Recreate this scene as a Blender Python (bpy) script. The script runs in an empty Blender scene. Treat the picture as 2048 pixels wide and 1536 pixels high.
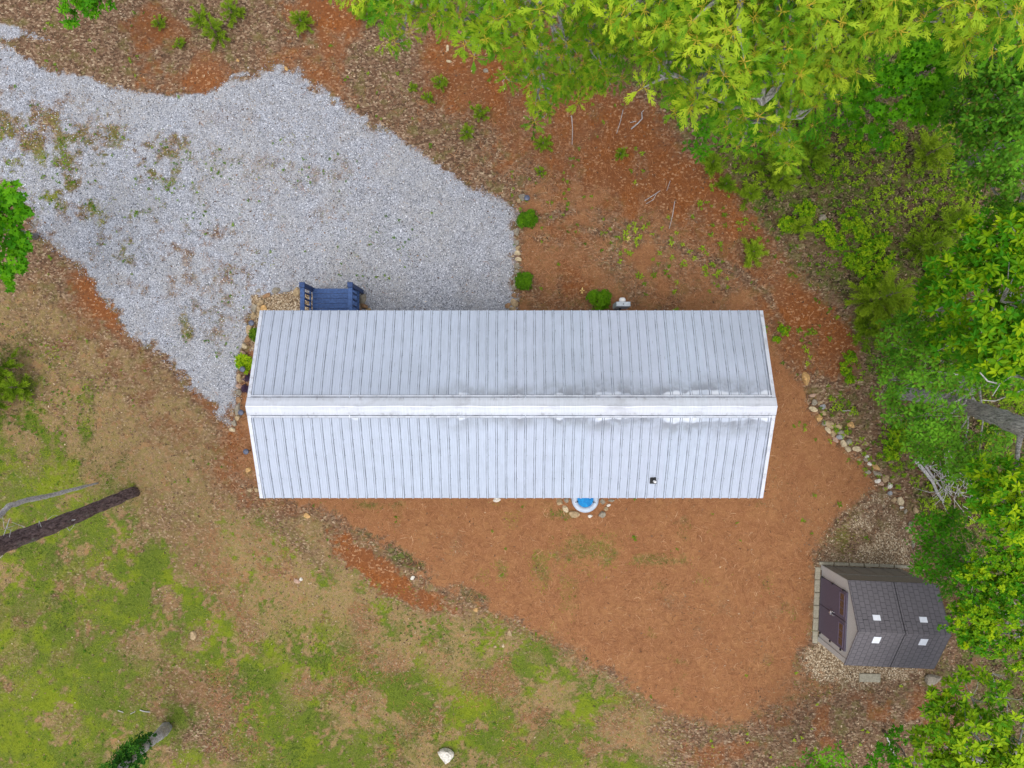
import bpy, math, random
import numpy as np
R = math.radians
sc = bpy.context.scene
COL = sc.collection
rng = np.random.default_rng(7)
random.seed(7)
# ------------------------------------------------------------------ camera
CZ = 21.0
KX = 1472.0            # focal length in photo pixels (2048 wide)
cd = bpy.data.cameras.new("camera")
cam = bpy.data.objects.new("camera", cd); COL.objects.link(cam)
cam.location = (0, 0, CZ); cam.rotation_euler = (0, 0, 0)
cd.sensor_width = 36.0; cd.lens = 36.0 * KX / 2048.0
cd.clip_start = 0.1; cd.clip_end = 2000
sc.camera = cam
# ------------------------------------------------------------------ sky, sun, exposure
SUN_EL, SUN_AZ = 78.0, 200.0      # overcast: weak, very soft sun from the lower left of the picture
world = bpy.data.worlds.new("World"); sc.world = world
world.use_nodes = True
wn = world.node_tree.nodes; wl = world.node_tree.links
for n in list(wn): wn.remove(n)
sky = wn.new('ShaderNodeTexSky'); sky.sky_type = 'NISHITA'; sky.sun_disc = False
sky.sun_elevation = R(SUN_EL); sky.sun_rotation = R(SUN_AZ)
sky.air_density = 1.0; sky.dust_density = 3.5; sky.ozone_density = 1.0
bg = wn.new('ShaderNodeBackground'); bg.inputs[1].default_value = 0.15
wo = wn.new('ShaderNodeOutputWorld')
hs = wn.new('ShaderNodeHueSaturation'); hs.inputs['Saturation'].default_value = .45     # cloud cover greys the blue
wl.new(sky.outputs[0], hs.inputs['Color']); wl.new(hs.outputs[0], bg.inputs[0]); wl.new(bg.outputs[0], wo.inputs[0])
sd = bpy.data.lights.new("sun", 'SUN'); sd.energy = 0.95; sd.angle = R(55); sd.color = (1.0, 0.95, 0.88)
sun = bpy.data.objects.new("sun", sd); COL.objects.link(sun)
az = R(SUN_AZ)
sun.rotation_euler = (R(90 - SUN_EL), 0, math.pi - az)
sc.view_settings.view_transform = 'Standard'; sc.view_settings.look = 'None'
sc.view_settings.gamma = 1.0; sc.view_settings.exposure = 0.38
sc.render.engine = 'CYCLES'
sc.cycles.use_denoising = True
sc.cycles.max_bounces = 6; sc.cycles.diffuse_bounces = 3; sc.cycles.transmission_bounces = 3

# ------------------------------------------------------------------ noise and mapping helpers
def _h(ix, iy, s):
    n = (ix.astype(np.int64) * 374761393 + iy.astype(np.int64) * 668265263 + s * 1442695041) & 0xFFFFFFFF
    n = ((n ^ (n >> 13)) * 1274126177) & 0xFFFFFFFF
    return ((n ^ (n >> 16)) & 0xFFFF) / 65535.0
def vnoise(x, y, s=0):
    ix, iy = np.floor(x), np.floor(y)
    fx, fy = x - ix, y - iy
    fx = fx * fx * (3 - 2 * fx); fy = fy * fy * (3 - 2 * fy)
    a, b = _h(ix, iy, s), _h(ix + 1, iy, s)
    c, d = _h(ix, iy + 1, s), _h(ix + 1, iy + 1, s)
    return (a * (1 - fx) + b * fx) * (1 - fy) + (c * (1 - fx) + d * fx) * fy
def fbm(x, y, scale, octs=4, s=0, gain=0.55):
    v = 0; a = 1; t = 0; f = 1.0 / scale
    for o in range(octs):
        v = v + a * vnoise(x * f + 17.3 * o, y * f - 9.1 * o, s + o * 31); t += a
        a *= gain; f *= 2.03
    return v / t
def sstep(a, b, x):
    t = np.clip((x - a) / (b - a), 0, 1); return t * t * (3 - 2 * t)
def polysd(pts, X, Y):
    """signed distance to a closed polygon, positive inside"""
    pts = np.array(pts, float); n = len(pts)
    d = np.full(X.shape, 1e18); ins = np.zeros(X.shape, bool)
    for i in range(n):
        ax, ay = pts[i]; bx, by = pts[(i + 1) % n]
        ex, ey = bx - ax, by - ay
        t = np.clip(((X - ax) * ex + (Y - ay) * ey) / (ex * ex + ey * ey), 0, 1)
        d = np.minimum(d, (X - ax - t * ex) ** 2 + (Y - ay - t * ey) ** 2)
        if ay != by:
            c = ((ay > Y) != (by > Y)) & (X < (bx - ax) * (Y - ay) / (by - ay) + ax)
            ins ^= c
    d = np.sqrt(d)
    return np.where(ins, d, -d)
def P(px, py, z=0.0):
    """photo pixel to the world point at height z"""
    s = (CZ - z) / KX
    return ((px - 1024) * s, (768 - py) * s, z)
def W2(pts): return [P(a, b)[:2] for a, b in pts]
BANK = W2([(300, -500), (1060, 130), (1330, 360), (1540, 610), (1610, 760), (1640, 830), (1830, 1060), (1920, 1100), (3200, 1150), (3200, -500)])
LAWN = W2([(-900, 940), (300, 960), (520, 1020), (760, 1130), (950, 1230), (1120, 1300), (1330, 1440), (1500, 1600), (1700, 2400), (-900, 2400)])
def H(x, y):
    x = np.asarray(x, float); y = np.asarray(y, float)
    h = 0.75 * sstep(-0.2, 3.2, polysd(BANK, x, y))
    h = h - 0.65 * sstep(-0.3, 2.2, polysd(LAWN, x, y))
    far = sstep(14, 60, np.hypot(x, y))
    h = h + (fbm(x, y, 2.7, 3, 5) - 0.5) * 0.14 * np.clip(np.maximum(np.abs(x) - 6.3, np.abs(y + .5) - 2.5), 0, 1) + (fbm(x, y, 18, 3, 9) - .5) * 3.0 * far
    return h
def G(px, py):
    z = 0.0
    for _ in range(5):
        x, y, _z = P(px, py, z); z = float(H(np.array([x]), np.array([y]))[0])
    return (x, y, z)
# ------------------------------------------------------------------ mesh helpers
def link(name, me, parent=None, mats=()):
    for m in mats: me.materials.append(m)
    o = bpy.data.objects.new(name, me); COL.objects.link(o)
    if parent is not None: o.parent = parent
    return o
def tag(o, label=None, cat=None, group=None, kind=None):
    if label: o['label'] = label
    if cat: o['category'] = cat
    if group: o['group'] = group
    if kind: o['kind'] = kind
    return o
def thing(name, label, cat, loc=(0, 0, 0), rz=0, group=None):
    o = bpy.data.objects.new(name, None); COL.objects.link(o)
    o.location = loc; o.rotation_euler = (0, 0, rz); o.empty_display_size = .1
    return tag(o, label, cat, group)
def npmesh(name, V, F, smooth=False, attrs=None, mi=None):
    """V (n,3), F (m,k) same-sized faces"""
    me = bpy.data.meshes.new(name)
    V = np.ascontiguousarray(V, np.float32); F = np.ascontiguousarray(F, np.int32)
    m, k = F.shape
    me.vertices.add(len(V)); me.vertices.foreach_set('co', V.ravel())
    me.loops.add(m * k); me.loops.foreach_set('vertex_index', F.ravel())
    me.polygons.add(m); me.polygons.foreach_set('loop_start', np.arange(m, dtype=np.int32) * k)
    if mi is not None: me.polygons.foreach_set('material_index', np.ascontiguousarray(mi, np.int32))
    me.polygons.foreach_set('use_smooth', np.full(m, smooth))
    for nm, a in (attrs or {}).items():
        a = np.ascontiguousarray(a, np.float32)
        if a.ndim == 1:
            at = me.attributes.new(nm, 'FLOAT', 'POINT'); at.data.foreach_set('value', a)
        else:
            at = me.attributes.new(nm, 'FLOAT_COLOR', 'POINT'); at.data.foreach_set('color', a.ravel())
    me.update(calc_edges=True); me.validate()
    return me
class MB:
    """collects boxes, tubes and plain polygons into one mesh"""
    def __init__(s): s.v = []; s.f = []; s.m = []
    def add(s, v, f, m=0):
        b = len(s.v); s.v += [tuple(p) for p in v]; s.f += [tuple(b + i for i in q) for q in f]; s.m += [m] * len(f); return s
    def box(s, a, b, m=0, bev=0.0):
        x0, y0, z0 = a; x1, y1, z1 = b
        if bev <= 0:
            v = [(x0, y0, z0), (x1, y0, z0), (x1, y1, z0), (x0, y1, z0), (x0, y0, z1), (x1, y0, z1), (x1, y1, z1), (x0, y1, z1)]
            f = [(0, 3, 2, 1), (4, 5, 6, 7), (0, 1, 5, 4), (1, 2, 6, 5), (2, 3, 7, 6), (3, 0, 4, 7)]
        else:
            e = bev
            v = [(x0, y0, z0), (x1, y0, z0), (x1, y1, z0), (x0, y1, z0), (x0, y0, z1 - e), (x1, y0, z1 - e), (x1, y1, z1 - e), (x0, y1, z1 - e),
                 (x0 + e, y0 + e, z1), (x1 - e, y0 + e, z1), (x1 - e, y1 - e, z1), (x0 + e, y1 - e, z1)]
            f = [(0, 3, 2, 1), (0, 1, 5, 4), (1, 2, 6, 5), (2, 3, 7, 6), (3, 0, 4, 7), (4, 5, 9, 8), (5, 6, 10, 9), (6, 7, 11, 10), (7, 4, 8, 11), (8, 9, 10, 11)]
        return s.add(v, f, m)
    def tube(s, pts, rad, n=8, m=0, cap=True, wob=0.0):
        pts = [np.array(p, float) for p in pts]
        if np.isscalar(rad): rad = [rad] * len(pts)
        V = []; up0 = np.array([.31, .17, .93])
        for i, p in enumerate(pts):
            t = pts[min(i + 1, len(pts) - 1)] - pts[max(i - 1, 0)]; t = t / (np.linalg.norm(t) + 1e-9)
            u = np.cross(t, up0)
            if np.linalg.norm(u) < .1: u = np.cross(t, [1, 0, 0])
            u /= np.linalg.norm(u); w = np.cross(t, u)
            for k in range(n):
                a = 2 * math.pi * k / n
                r = rad[i] * (1 + wob * (random.random() - .5))
                V.append(p + r * (math.cos(a) * u + math.sin(a) * w))
        F = []
        for i in range(len(pts) - 1):
            for k in range(n):
                F.append((i * n + k, i * n + (k + 1) % n, (i + 1) * n + (k + 1) % n, (i + 1) * n + k))
        if cap:
            F.append(tuple(range(n))[::-1]); F.append(tuple((len(pts) - 1) * n + k for k in range(n)))
        return s.add(V, F, m)
    def build(s, name, mats, parent=None, smooth=False):
        me = bpy.data.meshes.new(name); me.from_pydata(s.v, [], s.f)
        if not isinstance(mats, (list, tuple)): mats = [mats]
        me.polygons.foreach_set('material_index', s.m)
        me.polygons.foreach_set('use_smooth', [smooth] * len(s.f)); me.update()
        return link(name, me, parent, mats)
# ------------------------------------------------------------------ material helpers
class NT:
    def __init__(s, name):
        s.mat = bpy.data.materials.new(name); s.mat.use_nodes = True
        s.t = s.mat.node_tree; s.n = s.t.nodes; s.l = s.t.links
        for n in list(s.n): s.n.remove(n)
        s.out = s.n.new('ShaderNodeOutputMaterial')
    def new(s, ty, **kw):
        n = s.n.new(ty)
        for k, v in kw.items(): setattr(n, k, v)
        return n
    def put(s, sock, v):
        if v is None: return
        if hasattr(v, 'is_linked') or hasattr(v, 'links'): s.l.new(v, sock)
        else:
            if isinstance(v, (tuple, list)) and len(v) == 3 and len(sock.default_value) == 4: v = (*v, 1)
            sock.default_value = v
    def mix(s, f, a, b, blend='MIX'):
        n = s.new('ShaderNodeMix', data_type='RGBA', blend_type=blend)
        s.put(n.inputs[0], f); s.put(n.inputs[6], a); s.put(n.inputs[7], b); return n.outputs[2]
    def math(s, op, a, b=None, c=None, clamp=False):
        n = s.new('ShaderNodeMath', operation=op, use_clamp=clamp)
        s.put(n.inputs[0], a)
        if b is not None: s.put(n.inputs[1], b)
        if c is not None: s.put(n.inputs[2], c)
        return n.outputs[0]
    def ss(s, v, a, b, lo=0.0, hi=1.0):
        n = s.new('ShaderNodeMapRange', interpolation_type='SMOOTHSTEP')
        s.put(n.inputs[0], v); n.inputs[1].default_value = a; n.inputs[2].default_value = b
        n.inputs[3].default_value = lo; n.inputs[4].default_value = hi; return n.outputs[0]
    def obj(s):
        if not hasattr(s, '_o'): s._o = s.new('ShaderNodeTexCoord').outputs['Object']
        return s._o
    def scaled(s, sc3, rot=(0, 0, 0), vec=None):
        n = s.new('ShaderNodeMapping'); s.l.new(vec or s.obj(), n.inputs[0])
        n.inputs['Scale'].default_value = sc3; n.inputs['Rotation'].default_value = rot; return n.outputs[0]
    def noise(s, scale, detail=3, rough=.6, vec=None, dist=0):
        n = s.new('ShaderNodeTexNoise'); s.l.new(vec or s.obj(), n.inputs['Vector'])
        n.inputs['Scale'].default_value = scale; n.inputs['Detail'].default_value = detail
        n.inputs['Roughness'].default_value = rough; n.inputs['Distortion'].default_value = dist
        return n.outputs[0]
    def vor(s, scale, out='Distance', vec=None, feature='F1', rand=1.0):
        n = s.new('ShaderNodeTexVoronoi', feature=feature); s.l.new(vec or s.obj(), n.inputs['Vector'])
        n.inputs['Scale'].default_value = scale; n.inputs['Randomness'].default_value = rand
        return n.outputs[out]
    def bw(s, c):
        n = s.new('ShaderNodeSeparateColor'); s.l.new(c, n.inputs[0]); return n.outputs
    def attr(s, name):
        return s.new('ShaderNodeAttribute', attribute_name=name)
    def ramp(s, f, stops):
        n = s.new('ShaderNodeValToRGB'); s.l.new(f, n.inputs[0]); e = n.color_ramp.elements
        while len(e) < len(stops): e.new(.5)
        for i, (p, c) in enumerate(stops): e[i].position = p; e[i].color = (*c, 1)
        return n.outputs[0]
    def bump(s, h, st=.4, dist=.01):
        n = s.new('ShaderNodeBump'); s.l.new(h, n.inputs['Height']); n.inputs['Strength'].default_value = st
        n.inputs['Distance'].default_value = dist; return n.outputs[0]
    def pbr(s, col, rough=.8, metal=0., spec=.3, normal=None, link=True):
        b = s.new('ShaderNodeBsdfPrincipled'); s.put(b.inputs['Base Color'], col); s.put(b.inputs['Roughness'], rough)
        s.put(b.inputs['Metallic'], metal); b.inputs['Specular IOR Level'].default_value = spec
        if normal is not None: s.l.new(normal, b.inputs['Normal'])
        if link: s.l.new(b.outputs[0], s.out.inputs[0])
        return b
def simple(name, c, rough=.7, metal=0., var=.25, scale=14, spec=.3, bump=0.0):
    t = NT(name); n = t.noise(scale, 4, .65)
    a = tuple(x * (1 - var) for x in c); b = tuple(min(1, x * (1 + var)) for x in c)
    col = t.mix(t.ss(n, .3, .7), a, b)
    t.pbr(col, rough, metal, spec, t.bump(n, bump, .01) if bump else None); return t.mat
def leafmat(name, old, fresh, rib=(.30, .27, .04), trans=.3, rough=.5):
    """tint 0 = old leaf and crown shade colour, 1 = fresh growth and lit tops; >1.5 marks leaf stalks"""
    t = NT(name); a = t.attr('tint').outputs['Fac']
    c = t.mix(t.math('MINIMUM', a, 1.0), old, fresh)
    c = t.mix(t.math('GREATER_THAN', a, 1.5), c, rib)
    b = t.pbr(c, rough, 0, .14, link=False)
    tr = t.new('ShaderNodeBsdfTranslucent'); tc = t.mix(.5, c, (.35, .55, .03), 'MULTIPLY')
    t.l.new(t.mix(.55, c, (.16, .30, .015)), tr.inputs[0])
    m = t.new('ShaderNodeMixShader'); m.inputs[0].default_value = trans
    t.l.new(b.outputs[0], m.inputs[1]); t.l.new(tr.outputs[0], m.inputs[2]); t.l.new(m.outputs[0], t.out.inputs[0])
    return t.mat
def tintmat(name, stops, rough=.85, trans=0.0):
    t = NT(name); a = t.attr('tint').outputs['Fac']
    t.pbr(t.ramp(a, stops), rough, 0, .2); return t.mat
def barkmat(name, dark, light, scale=9):
    t = NT(name); v = t.scaled((1, 1, .28)); n = t.noise(scale * 2.2, 6, .72, v, .6); k = t.vor(scale * 2.6, vec=v)
    n3 = t.noise(2.3, 3, .6)
    c = t.mix(t.ss(n, .36, .62), dark, light); c = t.mix(t.ss(k, .0, .35, .65, 0), c, tuple(x * .35 for x in dark))
    c = t.mix(t.ss(n3, .58, .7, 0, .5), c, (.22, .24, .19))
    t.pbr(c, .95, 0, .15, t.bump(t.math('ADD', n, k), .9, .03)); return t.mat
# ------------------------------------------------------------------ instancing of small shapes
def inst(tv, tf, O, X, Z, L, tint, ttint=None, wid=None):
    """copies template verts tv (v,3), tris tf (k,3) at frames; returns V, F, tint"""
    X = X / (np.linalg.norm(X, axis=1, keepdims=True) + 1e-9)
    Y = np.cross(Z, X); Y /= (np.linalg.norm(Y, axis=1, keepdims=True) + 1e-9); Z = np.cross(X, Y)
    L = np.asarray(L, float).reshape(-1, 1, 1); N = len(O)
    w = np.ones((N, 1, 1)) if wid is None else np.asarray(wid).reshape(-1, 1, 1)
    V = O[:, None, :] + L * (tv[None, :, 0:1] * X[:, None, :] + w * tv[None, :, 1:2] * Y[:, None, :] + tv[None, :, 2:3] * Z[:, None, :])
    F = tf[None] + (np.arange(N) * len(tv))[:, None, None]
    T = np.repeat(tint, len(tv)).reshape(N, -1)
    if ttint is not None: T = np.where(ttint[None] > 0, ttint[None], T)
    return V.reshape(-1, 3), F.reshape(-1, 3), T.ravel()
def tmpl(pts, tris, fold=.25, droop=.25, stalk=()):
    v = np.array([(x, y, fold * abs(y) - droop * x * x) for x, y in pts], float)
    tt = np.zeros(len(pts)); 
    for i in stalk: tt[i] = 2.0
    return v, np.array(tris, int), tt
def lobed(sp, tipw=.10, cw=.045):
    """pointed-lobe leaf: sp = [(x, reach)] for each pair of lobes"""
    pts = [(0, -.016), (0, .016), (.24, .013), (.24, -.013), (.2, 0), (.55, cw), (.55, -cw), (.82, cw * .8), (.82, -cw * .8), (1.0, 0)]
    tr = [(0, 3, 2), (0, 2, 1), (4, 6, 5), (5, 6, 8), (5, 8, 7), (7, 8, 9)]
    for x, r in sp:
        for s in (1, -1):
            b = len(pts); pts += [(x - .085, s * .018), (x + .075, s * .03), (x + .13 + r * .25, s * r)]
            tr.append((b, b + 1, b + 2) if s < 0 else (b, b + 2, b + 1))
            b = len(pts); pts += [(x + .03 + r * .12, s * r * .5), (x + .14 + r * .2, s * r * .42), (x + .2, s * r * .72)]
            tr.append((b, b + 1, b + 2) if s < 0 else (b, b + 2, b + 1))
    return tmpl(pts, tr, .22, .30, (0, 1, 2, 3))
def oval(w=.2, stalk=.06):
    pts = [(0, 0), (stalk, 0), (.3, w * .85), (.55, w), (.8, w * .6), (1, 0), (.8, -w * .6), (.55, -w), (.3, -w * .85), (.5, 0)]
    tr = [(1, 9, 2), (2, 9, 3), (3, 9, 4), (4, 9, 5), (5, 9, 6), (6, 9, 7), (7, 9, 8), (8, 9, 1)]
    return tmpl(pts, tr, .35, .28)
LEAF_OAK = lobed([(.36, .11), (.53, .19), (.72, .12)], cw=.026)
LEAF_OAK2 = lobed([(.34, .20), (.54, .27), (.74, .17)], cw=.09)
LEAF_OVAL = oval(.19); LEAF_SMALL = oval(.27); LEAF_BROAD = oval(.36)
mp = [(0, 0), (.16, .0), (.1, .42), (.38, .22), (.55, .52), (.62, .18), (1, 0), (.62, -.18), (.55, -.52), (.38, -.22), (.1, -.42), (.4, 0)]
LEAF_MAPLE = tmpl(mp, [(1, 11, 2), (2, 11, 3), (3, 11, 4), (4, 11, 5), (5, 11, 6), (6, 11, 7), (7, 11, 8), (8, 11, 9), (9, 11, 10), (10, 11, 1)], .15, .25)
LEAVES = dict(oak=LEAF_OAK, oak2=LEAF_OAK2, oval=LEAF_OVAL, small=LEAF_SMALL, broad=LEAF_BROAD, maple=LEAF_MAPLE)
def whorls(C, A, size, per, kind, tint, spread=.35, jit=.25):
    """leaves radiating from twig ends C with axes A"""
    N = len(C); A = A / np.linalg.norm(A, axis=1, keepdims=True)
    ref = rng.normal(size=(N, 3)); U = np.cross(A, ref); U /= np.linalg.norm(U, axis=1, keepdims=True); Wv = np.cross(A, U)
    ph = (np.arange(per)[None] / per + rng.random((N, 1))) * 2 * np.pi + rng.normal(0, .3, (N, per))
    el = rng.normal(spread, jit, (N, per))
    r = np.cos(ph)[..., None] * U[:, None] + np.sin(ph)[..., None] * Wv[:, None]
    D = np.cos(el)[..., None] * r + np.sin(el)[..., None] * A[:, None]
    Z = np.cos(el)[..., None] * A[:, None] - np.sin(el)[..., None] * r + rng.normal(0, .25, r.shape)
    O = C[:, None] + A[:, None] * rng.normal(0, .12, (N, per, 1)) * size + r * .03 * size
    L = size * rng.uniform(.65, 1.15, (N, per)) * rng.uniform(.8, 1.2, (N, 1))
    T = np.clip(tint[:, None] + rng.normal(0, .16, (N, per)), 0, 1)
    tv, tf, tt = LEAVES[kind]
    return inst(tv, tf, O.reshape(-1, 3), D.reshape(-1, 3), Z.reshape(-1, 3), L.ravel(), T.ravel(), tt)
def crown_mesh(name, lobes, size, per, kind, dens, mat, parent=None, fresh=.5, flat=.75, spread=.3, under=.55, keep=None):
    Vs, Fs, Ts = [], [], []; off = 0; tips = []
    for (cx, cy, cz, r) in lobes:
        n = max(6, int(dens * r * r / (size * size)))
        d = rng.normal(size=(n, 3)); d /= np.linalg.norm(d, axis=1, keepdims=True)
        d[:, 2] = np.where(d[:, 2] < -.25, -d[:, 2], d[:, 2])
        lump = .72 + .5 * fbm(d[:, 0] * 3 + cx * 5, d[:, 1] * 3 + cy * 5 + d[:, 2], 1.3, 2, int(abs(cx * 13)) + 3)
        rad = r * lump * np.where(rng.random(n) < under, rng.uniform(.45, .9, n), rng.uniform(.85, 1.08, n))
        C = np.array([cx, cy, cz]) + d * rad[:, None] * np.array([1, 1, flat])
        keepm = fbm(C[:, 0], C[:, 1], .5, 2, 77) > .30
        if keepm.sum() < 4: keepm[:] = True
        C = C[keepm]; d = d[keepm]; rr = (rad / r)[keepm]; n = len(C)
        A = d * .75 + np.array([0, 0, .8]) + rng.normal(0, .2, (n, 3))
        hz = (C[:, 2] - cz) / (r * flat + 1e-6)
        T = np.clip(fresh - .10 + .50 * (hz - .35) + .35 * (rr - .85) + rng.normal(0, .16, n) + .5 * (fbm(C[:, 0], C[:, 1], .45, 2, 31) - .5), 0, 1) ** 1.25  # lower and inner whorls darker, tops lighter: crown shading put into the tint
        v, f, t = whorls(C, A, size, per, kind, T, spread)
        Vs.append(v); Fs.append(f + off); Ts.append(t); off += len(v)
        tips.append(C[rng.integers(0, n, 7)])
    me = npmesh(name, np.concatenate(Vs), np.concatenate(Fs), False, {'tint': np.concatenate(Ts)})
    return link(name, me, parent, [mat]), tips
# ================================================================== GROUND
def axis(lim, fine, step, n_out=34):
    a = np.arange(-fine, fine + 1e-6, step)
    g = fine + (np.geomspace(1, 1 + (lim - fine) / .25, n_out) - 1) * .25
    return np.concatenate([-g[1:][::-1], a, g[1:]])
gx = axis(300, 16.0, .042); gy = axis(300, 12.2, .042)
GX, GY = np.meshgrid(gx, gy); GX = GX.ravel(); GY = GY.ravel()
GZ = H(GX, GY)
U = 1024 + GX * KX / (CZ - GZ); Vv = 768 - GY * KX / (CZ - GZ)
n1 = fbm(GX, GY, .55, 5, 11); n2 = fbm(GX, GY, 1.7, 4, 23); n3 = fbm(GX, GY, .16, 3, 41); n4 = fbm(GX, GY, 4.2, 3, 57)
n5 = fbm(GX, GY, .085, 3, 71)
Wt = np.zeros((8, len(GX)))       # litter, straw, gravel, grass, clay, tan gravel, dry grass, humus with tree shade
Wt[0] = 1
def over(i, m):
    global Wt
    m = np.clip(m, 0, 1); Wt *= (1 - m); Wt[i] += m
def poly(pts, soft=14, amp=40, nz=None):
    s = polysd(pts, U, Vv) + ((n1 if nz is None else nz) - .5) * amp * 2 + (n3 - .5) * amp * .6
    soft = soft * 1.9 if soft > 8 else soft * 1.3
    return sstep(-soft, soft, s + (n5 - .5) * soft * 1.6)
def blob(cx, cy, rx, ry, rot=0, soft=.5, amp=1.1):
    c, s = math.cos(R(rot)), math.sin(R(rot)); dx, dy = U - cx, Vv - cy
    d = np.sqrt(((dx * c + dy * s) / rx) ** 2 + ((-dx * s + dy * c) / ry) ** 2)
    soft = soft * 1.5
    return sstep(1.1 + soft, 1.1 - soft, d + (n1 - .5) * amp * 1.1 + (n3 - .5) * amp * .9 + (n5 - .5) * amp * .8)
# wood floor humus, its dark tone painted to include shade under the trees
over(7, poly([(1380, 250), (1470, 380), (1560, 560), (1700, 640), (1700, 760), (1640, 820), (1720, 900), (1850, 1060), (1900, 1300), (1700, 1380), (1350, 1480), (1300, 1700), (3500, 1900), (3500, -900), (1050, -900), (1150, 90), (1250, 200)], 30, 60) * .92)
over(7, poly([(-900, 480), (60, 500), (120, 620), (60, 900), (-900, 930)], 40, 50) * .55)
over(0, blob(1760, 880, 90, 90) * .6); over(0, blob(1660, 740, 60, 50) * .7); over(0, blob(1640, 500, 70, 40) * .5)
# bare reddish soil in the clearing
over(4, poly([(860, 60), (1000, 60), (1230, 180), (1330, 260), (1440, 380), (1560, 560), (1700, 640), (1660, 740), (1560, 700), (1460, 560), (1200, 400), (1060, 360), (960, 260), (840, 200)], 40, 60) * .30)
over(4, sstep(.53, .68, n2) * (Vv < 420) * (U < 1100) * .5)
for b in [(300, 70, 26, 60), (700, 20, 110, 34), (880, 100, 40, 70), (385, 165, 70, 30), (1120, 230, 70, 60), (640, 70, 50, 60)]:
    over(4, blob(*b, soft=.9, amp=2.0) * .45)
# lawn, from dry straw coloured grass to bright green
lawn = poly([(-900, 900), (100, 880), (160, 930), (300, 1000), (360, 1060), (520, 1060), (620, 1130), (700, 1180), (860, 1240), (980, 1230), (1090, 1290), (1240, 1370), (1330, 1460), (1420, 1560), (1500, 2600), (-900, 2600)], 40, 50)
over(6, poly([(-900, 560), (80, 560), (220, 640), (330, 730), (460, 850), (520, 1010), (640, 1020), (760, 1100), (900, 1180), (1040, 1240), (1220, 1330), (1380, 1470), (1400, 2600), (-900, 2600)], 30, 40) * .62)
over(6, lawn * .8)
gn = .55 * n2 + .45 * n1
over(3, lawn * sstep(.40, .66, gn + .35 * (n3 - .5) + .30 * (n5 - .5) + .03 * sstep(700, 0, U) - .05 * sstep(500, 1100, U) - .10 * blob(700, 1230, 260, 110) + .04 * sstep(1150, 1400, Vv) + .075) * .88)
over(6, lawn * sstep(.50, .64, fbm(GX, GY, .8, 4, 131)) * .45); over(1, lawn * sstep(.55, .66, fbm(GX, GY, 1.1, 4, 137)) * .42)
over(0, lawn * sstep(.60, .70, fbm(GX, GY, .9, 4, 139)) * .12)
for b in [(60, 960, 70, 110, 0, .55), (190, 1080, 130, 70, 20, .6), (60, 1120, 100, 90, 0, .6), (250, 1150, 60, 110, 0, .85), (330, 1250, 130, 60, 10, .7), (60, 1470, 110, 110, 0, .85), (250, 1420, 160, 60, 0, .35),
          (500, 1430, 60, 80, -20, .9), (640, 1500, 70, 50, 0, .9), (660, 1290, 60, 60, 0, .6), (890, 1410, 90, 40, 15, .8), (960, 1450, 110, 30, 28, .75), (1050, 1510, 90, 30, 25, .6), (820, 1370, 70, 60, 0, .4),
          (1140, 1420, 50, 30, 20, .6), (1095, 1290, 30, 18, 10, .75), (1180, 1400, 60, 30, 25, .6), (1200, 1510, 60, 26, 0, .5), (620, 1330, 40, 70, -10, .6), (560, 1290, 120, 40, 0, .45), (130, 790, 50, 26, 0, .5), (90, 880, 70, 80, 0, .6), (760, 1480, 120, 26, 10, .5), (30, 760, 70, 90, 0, .6)]:
    over(3, blob(*b[:5], soft=.7, amp=2.0) * min(1, b[5] * 1.1) * sstep(.33, .62, .5 * n1 + .3 * n3 + .25 * n5 - .02))
for b in [(350, 1060, 60, 40, 20, .7), (395, 1105, 34, 60, -10, .8), (390, 1390, 60, 26, 30, .8), (450, 1420, 26, 50, 10, .85), (270, 1290, 40, 26, 0, .55), (495, 1240, 18, 45, -20, .8), (780, 1320, 22, 14, 0, .7),
          (395, 1270, 16, 16, 0, .8), (330, 1200, 30, 16, 0, .7), (520, 1090, 50, 20, 40, .5), (880, 1330, 20, 12, 0, .5), (130, 1440, 30, 24, 0, .4), (610, 1380, 30, 18, 0, .6), (730, 1400, 20, 30, 0, .6), (1230, 1460, 26, 40, 0, .5), (1320, 1450, 40, 50, 30, .6)]:
    q_ = blob(*b[:5], amp=1.8); over(6, q_ * .55); over(5, q_ * b[5] * .22); over(1, q_ * b[5] * .42)
over(0, blob(400, 1480, 70, 40) * .4); over(0, blob(345, 1010, 60, 40) * .25); over(0, blob(590, 1080, 80, 16, 45) * .4)
over(0, poly([(-900, 560), (100, 560), (200, 660), (300, 740), (260, 860), (120, 870), (-900, 840)], 40, 60) * .25); over(3, poly([(-900, 700), (120, 720), (220, 800), (200, 940), (-900, 940)], 40, 60) * sstep(.36, .58, n1) * .7); over(6, poly([(-900, 600), (120, 600), (330, 800), (300, 960), (-900, 940)], 40, 60) * sstep(.40, .6, n3) * .5)
# orange subsoil
for b in [(735, 1125, 70, 26, 35, 1), (790, 1170, 70, 22, 28, .85), (870, 1205, 50, 14, 15, .5), (180, 585, 60, 28, 50, .75), (240, 660, 70, 20, 50, .4), (480, 900, 50, 90, 20, .5), (560, 1010, 60, 20, 10, .4), (420, 800, 60, 20, 45, .55), (700, 1040, 70, 20, 40, .3)]:
    over(4, blob(*b[:5]) * b[5])
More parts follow.
